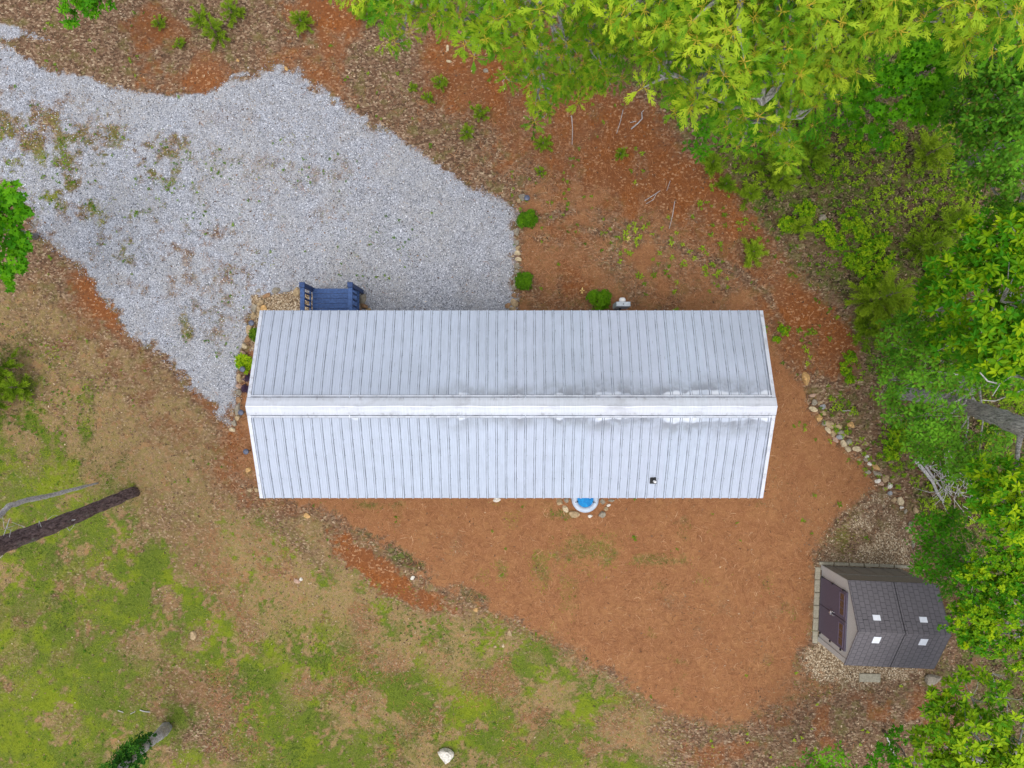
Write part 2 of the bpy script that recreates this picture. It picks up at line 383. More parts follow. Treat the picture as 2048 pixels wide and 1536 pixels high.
# pine straw bed round the house
straw = poly([(1040, 410), (1052, 375), (1110, 345), (1200, 380), (1290, 410), (1370, 480), (1470, 545), (1530, 620), (1560, 700), (1600, 770), (1640, 850), (1700, 905), (1770, 985), (1690, 1030), (1640, 1110), (1625, 1290), (1600, 1310), (1700, 1380), (1560, 1440),
              (1440, 1460), (1340, 1420), (1260, 1360), (1120, 1290), (1030, 1240), (960, 1210), (880, 1170), (800, 1110), (730, 1060), (640, 1010), (540, 990), (470, 960), (480, 850), (490, 700), (1030, 640)], 10, 16)
over(1, straw * .97)
over(1, poly([(900, 120), (1160, 190), (1300, 300), (1420, 480), (1480, 560), (1050, 430), (960, 280)], 30, 40) * .25)
for b in [(1380, 395, 90, 55, 25, .95), (1250, 330, 90, 50, 20, .35), (1270, 250, 60, 60, 0, .3), (1490, 470, 70, 26, 30, .55), (1610, 640, 60, 30, 50, .85), (1670, 680, 46, 22, 30, .8), (1590, 700, 24, 30, 0, .45), (1570, 560, 50, 30, 40, .3), (500, 890, 26, 60, 0, .5), (1300, 440, 120, 20, 20, .2)]:
    over(4, blob(*b[:5]) * b[5])
over(6, blob(1350, 430, 90, 26, 30) * .25); over(0, blob(1420, 470, 60, 30, 20) * .3)
for b in [(1120, 1028, 30, 10), (1003, 1145, 12, 22), (1085, 1130, 20, 36), (1165, 1100, 60, 30), (740, 1010, 30, 10), (1310, 1120, 60, 12)]:
    over(3, blob(*b) * .45)
over(7, blob(820, 1125, 50, 16, 35) * .8); over(7, blob(735, 1070, 22, 10, 30) * .6); over(7, blob(950, 1190, 36, 10, 20) * .6); over(7, blob(1240, 1330, 60, 12, 30) * .2)
over(0, poly([(1330, 1470), (1480, 1440), (1640, 1380), (1860, 1350), (1960, 1340), (1960, 1900), (1250, 1900)], 26, 40) * .6); over(4, poly([(1330, 1490), (1640, 1400), (1860, 1350), (1960, 1340), (1900, 1500), (1400, 1560)], 26, 40) * sstep(.42, .6, n1) * .55)
over(4, poly([(100, 520), (240, 620), (420, 820), (500, 900), (500, 980), (300, 860), (100, 700), (20, 600)], 40, 50) * sstep(.40, .62, n1) * .42)
# pale gravel of the drive
ng = fbm(GX, GY, .30, 4, 91)
GVP = [(-900, 40), (0, 92), (345, 188), (555, 128), (1034, 420), (1034, 640), (505, 640), (462, 845), (205, 600), (60, 430), (-900, 330)]
north = poly([(860, 40), (1010, 40), (1230, 170), (1330, 260), (1440, 380), (1560, 560), (1700, 640), (1680, 760), (1560, 720), (1530, 640), (1040, 640), (1040, 420), (1080, 370), (960, 260), (850, 200)], 30, 50)
over(4, north * (.56 + .36 * sstep(.42, .62, n2))); over(1, north * (.12 + .30 * straw) * (.5 + .5 * sstep(.40, .6, n1)))
for b in [(1400, 512, 110, 7, 24), (1490, 555, 60, 7, 38), (1230, 470, 70, 6, 12), (1545, 610, 30, 7, 60), (1110, 430, 50, 6, -10)]:
    over(0, blob(*b) * .6)
over(0, north * sstep(.52, .66, fbm(GX, GY, .75, 4, 151)) * .16 * (1 - straw * .6)); over(7, north * sstep(.55, .68, fbm(GX, GY, .6, 4, 157)) * .24)
over(7, straw * sstep(.58, .70, fbm(GX, GY, .9, 4, 163)) * .22); over(3, straw * sstep(.62, .72, fbm(GX, GY, .8, 4, 167)) * .28 * (Vv > 1000)); over(6, straw * sstep(.52, .7, fbm(GX, GY, 1.6, 4, 169)) * .25)
gv = poly([(-900, 40), (0, 92), (60, 118), (130, 150), (200, 165), (300, 184), (345, 188), (420, 178), (470, 150), (515, 140), (555, 128), (640, 168), (700, 218), (780, 270), (860, 315), (930, 368), (1000, 392), (1034, 420),
           (1034, 640), (760, 660), (505, 640), (494, 700), (476, 750), (474, 800), (462, 845), (440, 828), (385, 780), (330, 716), (265, 676), (205, 600), (150, 530), (95, 490), (60, 430), (20, 360), (-900, 330)], 8, 15)
gv = gv * (1 - .75 * sstep(.52, .66, ng) * sstep(34, 4, np.abs(polysd(GVP, U, Vv))))
over(2, gv); over(2, poly([(-900, 0), (0, 45), (90, 72), (100, 84), (40, 74), (-900, 40)], 6, 14) * .7)
ng = fbm(GX, GY, .30, 4, 91)
gvi = gv * polysd([(-900, 40), (0, 92), (345, 188), (555, 128), (1034, 420), (1034, 640), (505, 640), (462, 845), (205, 600), (60, 430), (-900, 330)], U, Vv).clip(0, 60) / 60
def gspot(i, cx, cy, rx, ry, k, rot=0):
    over(i, blob(cx, cy, rx, ry, rot, .7, 1.6) * k * gvi * sstep(.36, .66, ng + .04) * .8)
for b in [(400, 510, 90, 50, .75), (260, 540, 60, 30, .6), (180, 240, 26, 16, .8), (230, 285, 34, 14, .6), (320, 300, 40, 30, .7), (40, 260, 70, 90, .6), (640, 380, 34, 40, .5), (450, 270, 60, 30, .35), (20, 200, 40, 40, .5), (180, 470, 60, 40, .6),
          (110, 430, 60, 40, .8), (560, 440, 60, 30, .3), (430, 600, 60, 60, .6), (330, 470, 90, 26, .6), (700, 330, 30, 20, .4), (380, 660, 80, 60, .45), (700, 560, 40, 30, .5), (570, 575, 40, 10, .6), (240, 620, 40, 40, .6)]:
    gspot(0, b[0], b[1], b[2] * 1.2, b[3] * 1.2, b[4] * (.8 if b[0] < 100 else .55))
for b in [(90, 300, 80, 60, .85), (345, 340, 34, 50, .8), (235, 280, 22, 26, .7), (200, 420, 20, 26, .8), (280, 420, 30, 22, .7), (530, 512, 16, 12, .95), (470, 330, 60, 40, .28), (620, 330, 50, 30, .3), (390, 430, 30, 26, .4), (240, 500, 40, 20, .6),
          (370, 650, 20, 30, .6), (450, 620, 30, 60, .35), (740, 510, 60, 50, .2), (90, 400, 26, 20, .7), (470, 715, 20, 14, .8), (150, 370, 30, 14, .4)]:
    gspot(3, *b)
over(0, gvi * (.16 + .28 * sstep(260, 0, U)) * sstep(.45, .62, fbm(GX, GY, .7, 4, 173)))
over(0, gv * sstep(26, 0, polysd(GVP, U, Vv)) * sstep(.36, .60, n3) * .5)
over(6, gvi * blob(520, 260, 260, 120) * .22); over(6, gvi * blob(120, 220, 120, 60) * .25)
# tan pea gravel beds
over(5, poly([(502, 590), (540, 588), (600, 580), (626, 590), (626, 640), (500, 700), (506, 640)], 3, 4))
over(5, poly([(1640, 1112), (1665, 1060), (1700, 1020), (1740, 985), (1770, 985), (1800, 1020), (1815, 1060), (1832, 1100), (1830, 1150), (1638, 1150)], 14, 16) * .92)
over(5, poly([(1632, 1200), (1630, 1290), (1606, 1300), (1600, 1330), (1640, 1370), (1700, 1370), (1790, 1360), (1850, 1350), (1760, 1250)], 12, 12) * .9)
over(0, poly([(1640, 1112), (1740, 985), (1830, 1100), (1830, 1150)], 20, 40) * sstep(.44, .6, n1) * .55); over(6, blob(1670, 1090, 40, 40) * .3); over(3, blob(1690, 1080, 22, 30) * .35); over(7, blob(1740, 1025, 30, 16) * .3); over(0, blob(1780, 1040, 40, 30) * .35)
GW = Wt.copy()
def sample_w(x, y):
    """layer weights at world points (bilinear enough: nearest vertex)"""
    ix = np.clip(np.searchsorted(gx, x), 0, len(gx) - 1); iy = np.clip(np.searchsorted(gy, y), 0, len(gy) - 1)
    return GW[:, iy * len(gx) + ix]
nx, ny = len(gx), len(gy)
ii = (np.arange(ny - 1)[:, None] * nx + np.arange(nx - 1)[None]).ravel()
gme = npmesh("ground", np.stack([GX, GY, GZ + (n3 - .5) * .02], 1), np.stack([ii, ii + 1, ii + nx + 1, ii + nx], 1), True,
             {'wa': Wt[:4].T, 'wb': Wt[4:].T})
t = NT('ground_cover'); 
A1 = t.attr('wa'); B1 = t.attr('wb')
wa = t.bw(A1.outputs['Color']); wb = t.bw(B1.outputs['Color'])
fine = t.noise(30, 5, .8); mid = t.noise(9, 4, .7); big = t.noise(1.3, 3, .6); hf = t.noise(95, 2, .8)
fib = t.noise(16, 5, .75, t.scaled((1, 3.6, 1), (0, 0, .7)), 2.5)
fib2 = t.noise(16, 5, .75, t.scaled((3.6, 1, 1), (0, 0, .3)), 2.5)
vc = t.bw(t.vor(44, 'Color')); vc2 = t.bw(t.vor(34, 'Color')); vd = t.vor(26)
vl = t.bw(t.vor(17, 'Color', t.scaled((1, 1.5, 1), (0, 0, .5))))
litter = t.ramp(vl[0], [(.0, (.065, .04, .026)), (.35, (.14, .088, .052)), (.62, (.22, .142, .088)), (.86, (.32, .225, .145)), (1, (.50, .39, .26))])
litter = t.mix(t.ss(mid, .38, .65, .0, .6), litter, (.17, .085, .05))
litter = t.mix(t.ss(t.noise(2.4, 4, .7), .5, .64, 0, .55), litter, (.15, .14, .04))
straw_c = t.ramp(t.math('MAXIMUM', fib, fib2), [(.38, (.12, .050, .022)), (.50, (.27, .118, .050)), (.60, (.40, .19, .082)), (.74, (.60, .35, .175))])
straw_c = t.mix(t.ss(big, .38, .66, 0, .5), straw_c, (.40, .205, .085))
straw_c = t.mix(t.ss(mid, .58, .75, 0, .5), straw_c, (.17, .075, .032))
grav = t.ramp(vc[0], [(.0, (.13, .135, .15)), (.22, (.27, .285, .32)), (.55, (.38, .40, .455)), (.85, (.49, .515, .58)), (1, (.76, .78, .85))])
grav = t.mix(t.ss(mid, .3, .7, 0, .35), grav, (.37, .385, .425))
grav = t.mix(t.ss(big, .42, .66, 0, .42), grav, (.35, .335, .32))
grav = t.mix(t.ss(t.noise(.55, 3, .6), .42, .58, .0, .35), grav, (.40, .39, .375))
grav = t.mix(t.ss(t.noise(4.3, 4, .7), .56, .68, 0, .5), grav, (.22, .20, .185))
grass_c = t.ramp(t.noise(55, 4, .8), [(.3, (.035, .065, .008)), (.5, (.115, .165, .018)), (.68, (.25, .27, .045))])
grass_c = t.mix(t.ss(t.noise(.9, 4, .65), .48, .60, 0, .6), grass_c, (.225, .275, .012))
grass_c = t.mix(t.ss(t.noise(1.7, 4, .65, t.scaled((1, 1.3, 1), (0, 0, 1))), .54, .70, 0, .45), grass_c, (.075, .135, .014))
clay = t.ramp(t.noise(14, 5, .75), [(.3, (.12, .038, .012)), (.5, (.25, .085, .024)), (.7, (.37, .145, .044))])
clay = t.mix(t.ss(big, .35, .6, 0, .5), clay, (.185, .075, .034))
clay = t.mix(t.ss(vl[1], .86, .96), clay, (.42, .23, .12))
tang = t.ramp(vc2[1], [(.0, (.10, .068, .042)), (.35, (.25, .175, .105)), (.7, (.38, .28, .175)), (1, (.70, .60, .44))])
dry = t.ramp(t.noise(48, 4, .8, t.scaled((1, 1.6, 1))), [(.32, (.12, .082, .036)), (.5, (.31, .205, .10)), (.7, (.54, .37, .20))])
dry = t.mix(t.ss(mid, .40, .60, 0, .55), dry, (.21, .19, .045))
dry = t.mix(t.ss(t.noise(3.1, 4, .7), .5, .64, 0, .6), dry, (.36, .185, .085))
hum_shade = t.ramp(vl[2], [(.0, (.022, .016, .010)), (.5, (.075, .055, .028)), (.8, (.14, .105, .06)), (1, (.28, .21, .14))])  # dark humus, with the shade under the trees painted in
hum_shade = t.mix(t.ss(t.noise(2.2, 4, .7), .48, .62, 0, .6), hum_shade, (.12, .06, .032))
hum_shade = t.mix(t.ss(t.noise(5, 5, .75), .44, .60, 0, .7), hum_shade, (.125, .165, .028))
col = litter
def lay(col, w, c, edge=.5, lo=.22, hi=.80):
    f = t.math('ADD', w, t.math('MULTIPLY', t.math('SUBTRACT', fine, .5), edge * 1.5))
    f = t.math('ADD', f, t.math('MULTIPLY', t.math('SUBTRACT', hf, .5), edge * .8))
    f = t.math('ADD', f, t.math('MULTIPLY', t.math('SUBTRACT', w, .5), .35))
    return t.mix(t.ss(f, lo, hi), col, c)
col = lay(col, wb[2], dry, .4, .05, .90); 
a_h = B1.outputs['Alpha']; col = lay(col, a_h, hum_shade)
col = lay(col, wb[0], clay, .4, .08, .92); col = lay(col, wa[1], straw_c, .35, .15, .88)
col = lay(col, A1.outputs['Alpha'], grass_c, .55, -.02, 1.0)
col = lay(col, wa[2], grav, .55, .12, .88); col = lay(col, wb[1], tang, .5)
hgt = t.math('ADD', t.math('MULTIPLY', vd, -.6), t.math('ADD', fine, fib))
t.pbr(col, .95, 0, .15, t.bump(hgt, .55, .02))
ground = link("ground", gme, None, [t.mat]); tag(ground, kind='structure')
# ================================================================== MATERIALS
M = {}
def roofmat(name, base, cap=False):
    t = NT(name); o = t.new('ShaderNodeTexCoord').outputs['Object']; t._o = o
    x = t.new('ShaderNodeSeparateXYZ'); t.l.new(o, x.inputs[0])
    pan = t.math('FLOOR', t.math('DIVIDE', x.outputs[0], .9144))
    wnz = t.new('ShaderNodeTexWhiteNoise', noise_dimensions='1D'); t.l.new(pan, wnz.inputs['W'])
    streak = t.noise(5, 4, .65, t.scaled((6, .35, 1))); sp = t.noise(2.2, 3, .6); spk = t.noise(120, 2, .7)
    c = t.mix(t.ss(streak, .35, .65), tuple(v * .90 for v in base), base)
    c = t.mix(t.ss(wnz.outputs[0], 0, 1, 0, .35), c, (base[0] * .99, base[1] * .93, base[2] * .94))
    c = t.mix(t.ss(sp, .4, .7, 0, .35), c, tuple(v * .80 for v in base))
    c = t.mix(t.math('MULTIPLY', t.ss(t.noise(.35, 3, .55), .42, .62), t.ss(x.outputs[1], -.6, -.4, 0, .45)), c, tuple(v * .76 for v in base))  # north slope darkened in soft patches: reflection gradient painted into the colour
    c = t.mix(t.ss(spk, .62, .75, 0, .3), c, tuple(v * .7 for v in base))
    if not cap:
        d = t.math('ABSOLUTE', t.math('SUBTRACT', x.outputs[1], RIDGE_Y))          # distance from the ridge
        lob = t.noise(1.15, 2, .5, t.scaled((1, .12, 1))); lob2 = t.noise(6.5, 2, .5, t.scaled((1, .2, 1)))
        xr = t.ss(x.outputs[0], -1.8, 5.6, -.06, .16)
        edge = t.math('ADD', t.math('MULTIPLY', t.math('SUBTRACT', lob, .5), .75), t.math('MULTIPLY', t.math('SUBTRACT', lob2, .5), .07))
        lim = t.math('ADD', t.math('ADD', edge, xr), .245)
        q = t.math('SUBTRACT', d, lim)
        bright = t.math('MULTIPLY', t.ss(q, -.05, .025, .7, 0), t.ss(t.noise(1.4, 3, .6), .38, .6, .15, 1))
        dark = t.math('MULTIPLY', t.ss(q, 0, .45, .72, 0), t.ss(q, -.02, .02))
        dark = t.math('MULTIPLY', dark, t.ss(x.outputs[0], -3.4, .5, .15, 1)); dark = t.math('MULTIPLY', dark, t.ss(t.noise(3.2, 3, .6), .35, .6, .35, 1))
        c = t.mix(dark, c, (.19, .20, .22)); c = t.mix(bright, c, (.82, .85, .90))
        # scratches
        sc_ = t.noise(3, 2, .5, t.scaled((14, 1.1, 1), (0, 0, .1))); c = t.mix(t.ss(sc_, .745, .77, 0, .55), c, (.15, .15, .17))
    else:
        d = t.noise(1.0, 4, .7, t.scaled((1.3, 2.5, 1))); c = t.mix(t.ss(d, .5, .72, 0, .5), c, (.42, .43, .46))
        d2 = t.noise(9, 4, .7, t.scaled((1, .5, 1))); yy = t.math('ABSOLUTE', t.math('SUBTRACT', x.outputs[1], RIDGE_Y))
        c = t.mix(t.math('MULTIPLY', t.ss(d2, .5, .7), t.ss(yy, .10, .20, 0, .6)), c, (.28, .28, .31))
    t.pbr(c, t.ss(sp, .3, .7, .38, .55), .25, .5, t.bump(sp, .25, .02)); return t.mat
ZE, ZR = 2.9, 3.86
YN, YS = 1.808, -2.803
RIDGE_Y = -.522
XW, XE = -6.185, 6.155
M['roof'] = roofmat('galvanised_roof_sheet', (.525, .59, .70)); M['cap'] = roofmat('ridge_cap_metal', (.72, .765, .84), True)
M['ribdark'] = simple('roof_rib_dark', (.21, .235, .285), .8, var=.4, scale=3)  # darker strips along rib feet, cap lips and trim edges; also the screws
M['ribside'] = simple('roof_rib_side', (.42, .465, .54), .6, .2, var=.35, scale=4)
M['wall'] = simple('grey_siding', (.36, .38, .40), .7); M['white'] = simple('white_trim', (.75, .75, .74), .5, var=.06)
M['skirt'] = simple('block_skirting', (.28, .27, .26), .9)
M['glass'] = simple('window_glass', (.03, .04, .05), .08, var=.1, spec=.8)
M['navy'] = simple('navy_painted_wood', (.026, .062, .18), .55, var=.28, scale=22, bump=.2)
M['navy2'] = simple('navy_deck_board', (.048, .105, .27), .6, var=.30, scale=18, bump=.3)
M['meter'] = simple('grey_meter_metal', (.42, .47, .52), .45, .3, var=.1); M['black'] = simple('black_plastic', (.02, .02, .022), .5)
M['pvc'] = simple('white_pipe', (.8, .8, .8), .4, var=.05)
# ================================================================== THE HOUSE
house = thing('mobile_home', 'long narrow house under a silvery ribbed metal gable roof in the middle of the clearing', 'house')
def slope(sgn):
    """one roof slope with raised ribs; sgn +1 north, -1 south"""
    ye = YN if sgn > 0 else YS
    prof = []                                # (x, height above the sheet, material of strip to the next point)
    pitch = .2286; x = XW + .10; prof.append((XW, 0, 0))
    while x < XE - .06:
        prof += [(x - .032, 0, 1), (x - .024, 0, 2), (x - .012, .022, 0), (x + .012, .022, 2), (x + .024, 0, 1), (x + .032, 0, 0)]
        for k in (.085, .143):
            if x + k + .01 < XE: prof += [(x + k - .008, 0, 0), (x + k, .004, 0), (x + k + .008, 0, 0)]
        x += pitch
    prof.append((XE, 0, 0)); nr = 15; n = len(prof)
    run = abs(ye - RIDGE_Y); rise = ZR - ZE; ln = math.hypot(run, rise)
    ny_, nz_ = sgn * rise / ln, run / ln
    V, F, Mi = [], [], []
    for j in range(nr):
        f = j / (nr - 1)
        y = RIDGE_Y + (ye - RIDGE_Y) * f; z = ZR - rise * f
        for (px, h, m_) in prof:
            w = .004 * (math.sin(px * 3.1 + f * 9) + math.sin(px * 7.7 - f * 5)) * math.sin(math.pi * f)
            V.append((px + .004 * math.sin(f * 7 + px), y + ny_ * (h + w), z + nz_ * (h + w)))
    for j in range(nr - 1):
        for i in range(n - 1):
            a, b, c, d = j * n + i, j * n + i + 1, (j + 1) * n + i + 1, (j + 1) * n + i
            F.append((a, b, c, d) if sgn < 0 else (a, d, c, b)); Mi.append(prof[i][2])
    return V, F, Mi
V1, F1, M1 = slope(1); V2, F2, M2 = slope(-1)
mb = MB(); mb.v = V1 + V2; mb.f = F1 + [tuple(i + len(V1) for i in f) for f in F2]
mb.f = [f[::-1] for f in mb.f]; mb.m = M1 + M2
# eave fascia and soffit under the sheets
mb.box((XW + .02, YN - .03, ZE - .14), (XE - .02, YN - .008, ZE - .012), 3); mb.box((XW + .02, YS + .008, ZE - .14), (XE - .02, YS + .03, ZE - .012), 3)
mb.box((XW + .02, YS + .03, ZE - .12), (XE - .02, YN - .03, ZE - .10), 3)
roof = mb.build('roof', [M['roof'], M['ribdark'], M['ribside'], M['white']], house)
# ridge cap: folded strips lapped end to end
mb = MB(); cw = .205; sl = (ZR - ZE) / ((YN - YS) / 2)
xs = [XW - .012, -2.28, .38, 3.2, XE + .012]; 
for k in range(4):
    x0, x1 = xs[k] - (.05 if k else 0), xs[k + 1]; N = 24
    lift = .030 + .003 * k
    for i in range(N):
        a, b = x0 + (x1 - x0) * i / N, x0 + (x1 - x0) * (i + 1) / N
        rows = []
        for xx in (a, b):
            w = .007 * math.sin(xx * 4.1) + .004 * math.sin(xx * 11)
            rr = []
            for q, hz in ((-1.06, -.012), (-1, 0), (-.5, .004), (-.09, .008), (.0, .018), (.09, .008), (.5, .004), (1, 0), (1.06, -.012)):
                yy = RIDGE_Y + w * (1 - abs(q)) + q * cw
                rr.append((xx, yy, ZR + lift - abs(q) * cw * sl + hz + .003 * math.sin(xx * 6 + q * 3)))
            rows.append(rr)
        b0 = len(mb.v); mb.v += rows[0] + rows[1]; nq = 9
        for q in range(nq - 1):
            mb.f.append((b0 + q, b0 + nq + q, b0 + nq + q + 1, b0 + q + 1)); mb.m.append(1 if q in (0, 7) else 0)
mb.build('ridge_cap', [M['cap'], M['ribdark']], roof, True)
# flat closure line either side of the cap
for sgn, ye in ((1, YN), (-1, YS)):
    d0, d1 = .222, .245
    mb = MB(); f = lambda d, h: (RIDGE_Y + sgn * d, ZR - d * (ZR - ZE) / abs(ye - RIDGE_Y) + h)
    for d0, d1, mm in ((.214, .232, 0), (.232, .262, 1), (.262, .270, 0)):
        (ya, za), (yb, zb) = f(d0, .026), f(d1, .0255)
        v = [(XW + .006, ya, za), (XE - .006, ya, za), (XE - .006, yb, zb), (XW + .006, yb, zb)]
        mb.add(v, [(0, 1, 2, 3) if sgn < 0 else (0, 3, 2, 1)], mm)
    mb.build('closure_strip', [M['ribdark'], M['cap']], roof)
def gable_trim(x, s):
    mb = MB()
    for sgn, ye in ((1, YN), (-1, YS)):
        pts = [(RIDGE_Y + sgn * .212, ZR - .212 * (ZR - ZE) / abs(ye - RIDGE_Y)), (ye, ZE)]
        xo, xi = x + s * .008, x - s * .075
        (ya, za), (yb, zb) = pts; h = .027
        v = [(xo, ya, za + h), (xi, ya, za + h), (xi, yb, zb + h), (xo, yb, zb + h), (xo, ya, za - .11), (xo, yb, zb - .11)]
        mb.add(v, [(0, 1, 2, 3), (0, 3, 5, 4)], 0)
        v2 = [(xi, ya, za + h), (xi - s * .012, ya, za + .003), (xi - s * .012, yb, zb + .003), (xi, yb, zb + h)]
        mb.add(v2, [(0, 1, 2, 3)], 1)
    mb.build('gable_trim', [M['cap'], M['ribdark']], roof)
gable_trim(XW, -1); gable_trim(XE, 1)
# screw rows
mb = MB()
for sgn, ye in ((1, YN), (-1, YS)):
    for f in (.07, .35, .52, .78, .965):
        x = XW + .10 + .045
        while x < XE - .1:
            y = RIDGE_Y + (ye - RIDGE_Y) * f; z = ZR - (ZR - ZE) * f
            mb.box((x - .006, y - .006, z), (x + .006, y + .006, z + .010)); x += .2286
sr = mb.build('screw', M['ribdark'], roof); tag(sr, kind='stuff')
# vent pipe on the south slope
vx, vy = P(1310, 963, 3.3)[:2]; vz = ZR - (ZR - ZE) * (RIDGE_Y - vy) / (RIDGE_Y - YS)
mb = MB(); mb.box((vx - .085, vy - .08, vz - .05), (vx + .075, vy + .085, vz + .034), bev=.012); mb.tube([(vx, vy, vz), (vx, vy, vz + .10)], [.062, .05], 14)
boot = mb.build('pipe_boot', M['black'], roof)
mb = MB(); mb.tube([(vx, vy - .01, vz + .02), (vx, vy - .01, vz + .24)], .030, 14); mb.build('vent_pipe', M['pvc'], boot, True)
# body under the roof
wx0, wx1, wy0, wy1 = XW + .16, XE - .16, YS + .22, YN - .22
mb = MB(); mb.box((wx0, wy0, .5), (wx1, wy1, ZE - .12))
for k in range(20):
    z = .52 + k * .112
    mb.box((wx0 - .012, wy0 - .012, z), (wx1 + .012, wy1 + .012, z + .012))
for s, x in ((-1, wx0), (1, wx1)):
    mb.add([(x, YS + .25, ZE - .13), (x, YN - .25, ZE - .13), (x, RIDGE_Y, ZR - .06)], [(0, 1, 2) if s > 0 else (0, 2, 1)])
wall = mb.build('wall', M['wall'], house)
mb = MB(); mb.box((wx0 + .03, wy0 + .03, -.6), (wx1 - .03, wy1 - .03, .497)); mb.build('skirting', M['skirt'], house)
def window(cx, y, s, w=.8, h=.9, z=1.35):
    mb = MB(); e = .05
    for a, b in (((cx - w / 2 - e, z - e), (cx + w / 2 + e, z)), ((cx - w / 2 - e, z + h), (cx + w / 2 + e, z + h + e)), ((cx - w / 2 - e, z), (cx - w / 2, z + h)), ((cx + w / 2, z), (cx + w / 2 + e, z + h)), ((cx - w / 2, z + h / 2 - .02), (cx + w / 2, z + h / 2 + .02))):
        mb.box((a[0], min(y, y + s * .05), a[1]), (b[0], max(y, y + s * .05), b[1]))
    o = mb.build('window', M['white'], house)
    m2 = MB(); m2.box((cx - w / 2, min(y, y + s * .025), z), (cx + w / 2, max(y, y + s * .025), z + h)); m2.build('pane', M['glass'], o)
for cx in (-3.6, -1.6, .6, 4.8): window(cx, wy1, 1)
for cx in (-5, -2.9, 1, 4.4): window(cx, wy0, -1)
mb = MB(); mb.box((-5.4, wy1, .62), (-4.5, wy1 + .04, 2.62), bev=0); dr = mb.build('door', M['navy'], house)
mb = MB(); mb.tube([(-5.3, wy1 + .04, 1.6), (-5.3, wy1 + .1, 1.6)], .03, 10); mb.build('handle', M['meter'], dr)
# ================================================================== BLUE ENTRANCE DECK
ZD = .60
deck = thing('entrance_deck', 'navy blue painted wooden entrance landing with railings at the north eave', 'deck', (-5.0, 2.1, 0))
dx0, dx1 = P(625, 0, ZD)[0], P(716, 0, ZD)[0]; dy1 = P(0, 577, ZD)[1]; dy0 = wy1 + .02
L = lambda x, y, z: (x + 5.0, y - 2.1, z)
mb = MB(); y = dy1; bw_ = .139; kk = 0
while y - bw_ > dy0:
    mb.box(L(dx0 - .0, y - bw_ + .007, ZD - .035), L(dx1 + .03, y, ZD + .001 * (kk % 2)), bev=.004); y -= bw_; kk += 1
mb.box(L(dx0, dy0, ZD - .035), L(dx1 + .03, y - .007, ZD))
mb.build('deck_boards', M['navy2'], deck)
mb = MB(); mb.box(L(dx0 + .02, dy1 - .06, ZD - .2), L(dx1, dy1 - .02, ZD - .04)); mb.box(L(dx0 + .02, dy0, ZD - .2), L(dx0 + .06, dy1 - .07, ZD - .04)); mb.box(L(dx1 - .04, dy0, ZD - .2), L(dx1, dy1 - .07, ZD - .04))
mb.build('deck_frame', M['navy'], deck)
for sx in (0, 1):
    px = dx0 - .03 if sx == 0 else dx1 - .02
    mb = MB(); mb.box(L(px - .055, dy1 - .075, 0), L(px + .055, dy1 + .035, ZD + .90), bev=.012); mb.box(L(px - .072, dy1 - .092, ZD + .901), L(px + .072, dy1 + .052, ZD + .93), bev=.01)
    post = mb.build('post', M['navy'], deck)
    mb = MB(); mb.box(L(px - .06, dy0, ZD + .86), L(px + .06, dy1 - .095, ZD + .9), bev=.006)
    rail = mb.build('handrail', M['navy2'], deck)
    mb = MB(); mb.box(L(px - .02, dy0, ZD + .08), L(px + .02, dy1 - .08, ZD + .14)); mb.build('bottom_rail', M['navy2'], deck)
    y = dy1 - .20
    while y > dy0 + .05:
        mb = MB(); mb.box(L(px - .018, y - .018, ZD + .14), L(px + .018, y + .018, ZD + .86)); mb.build('baluster', M['navy'], deck); y -= .165
# ================================================================== SHED
SH = thing('garden_shed', 'dark plastic storage shed with a shingle patterned grey roof beside the woods', 'shed', (0, 0, 0))
ax_, ay_ = P(1643.5, 1131, 0)[:2]; bx_, by_ = P(1637.5, 1281, 0)[:2]
SH.location = ((ax_ + bx_) / 2, (ay_ + by_) / 2, .0); SH.rotation_euler = (0, 0, R(-2.5))
HW = math.hypot(ax_ - bx_, ay_ - by_) / 2; DP = 2.26; SE, SR = 1.76, 2.40
def shedroofmat():
    t = NT('shed_shingle_plastic')
    br = t.new('ShaderNodeTexBrick'); mp_ = t.scaled((1, 1, 1)); t.l.new(mp_, br.inputs[0])
    rot = t.scaled((1, 1.16, 1), (0, 0, R(90))); t.l.new(rot, br.inputs[0])
    br.inputs['Scale'].default_value = 1; br.inputs['Brick Width'].default_value = .15; br.inputs['Row Height'].default_value = .135
    br.inputs['Mortar Size'].default_value = .008; br.inputs['Mortar Smooth'].default_value = .4; br.offset = .5; br.squash = 1
    br.inputs['Color1'].default_value = (.150, .140, .155, 1); br.inputs['Color2'].default_value = (.130, .121, .134, 1); br.inputs['Mortar'].default_value = (.075, .070, .080, 1)
    n = t.noise(70, 3, .7); c = t.mix(t.ss(n, .3, .7, 0, .45), br.outputs[0], (.16, .145, .155)); n2_ = t.noise(2, 3, .6); c = t.mix(t.ss(n2_, .4, .7, 0, .25), c, (.14, .13, .14))
    t.pbr(c, .75, 0, .3, t.bump(t.math('ADD', t.math('MULTIPLY', br.outputs['Fac'], -1), t.math('MULTIPLY', n, .3)), .9, .01)); return t.mat
M['shroof'] = shedroofmat(); M['shwall'] = simple('shed_wall_plastic', (.56, .55, .52), .7, var=.12, scale=40)
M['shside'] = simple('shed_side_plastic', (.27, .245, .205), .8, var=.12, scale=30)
M['shdoor'] = simple('shed_door_plastic', (.125, .105, .145), .6, var=.10, scale=30); M['shdoor2'] = simple('shed_door_trim', (.17, .14, .21), .5, var=.1)
M['amber'] = simple('shed_window_pane', (.12, .075, .045), .3, var=.6, scale=20); M['sky'] = simple('skylight_plastic', (.80, .83, .90), .3, var=.04)
M['steel'] = simple('steel_latch', (.5, .5, .52), .35, .6)
mb = MB()   # walls: front, back gables and sides (front at x=0, going back along +x)
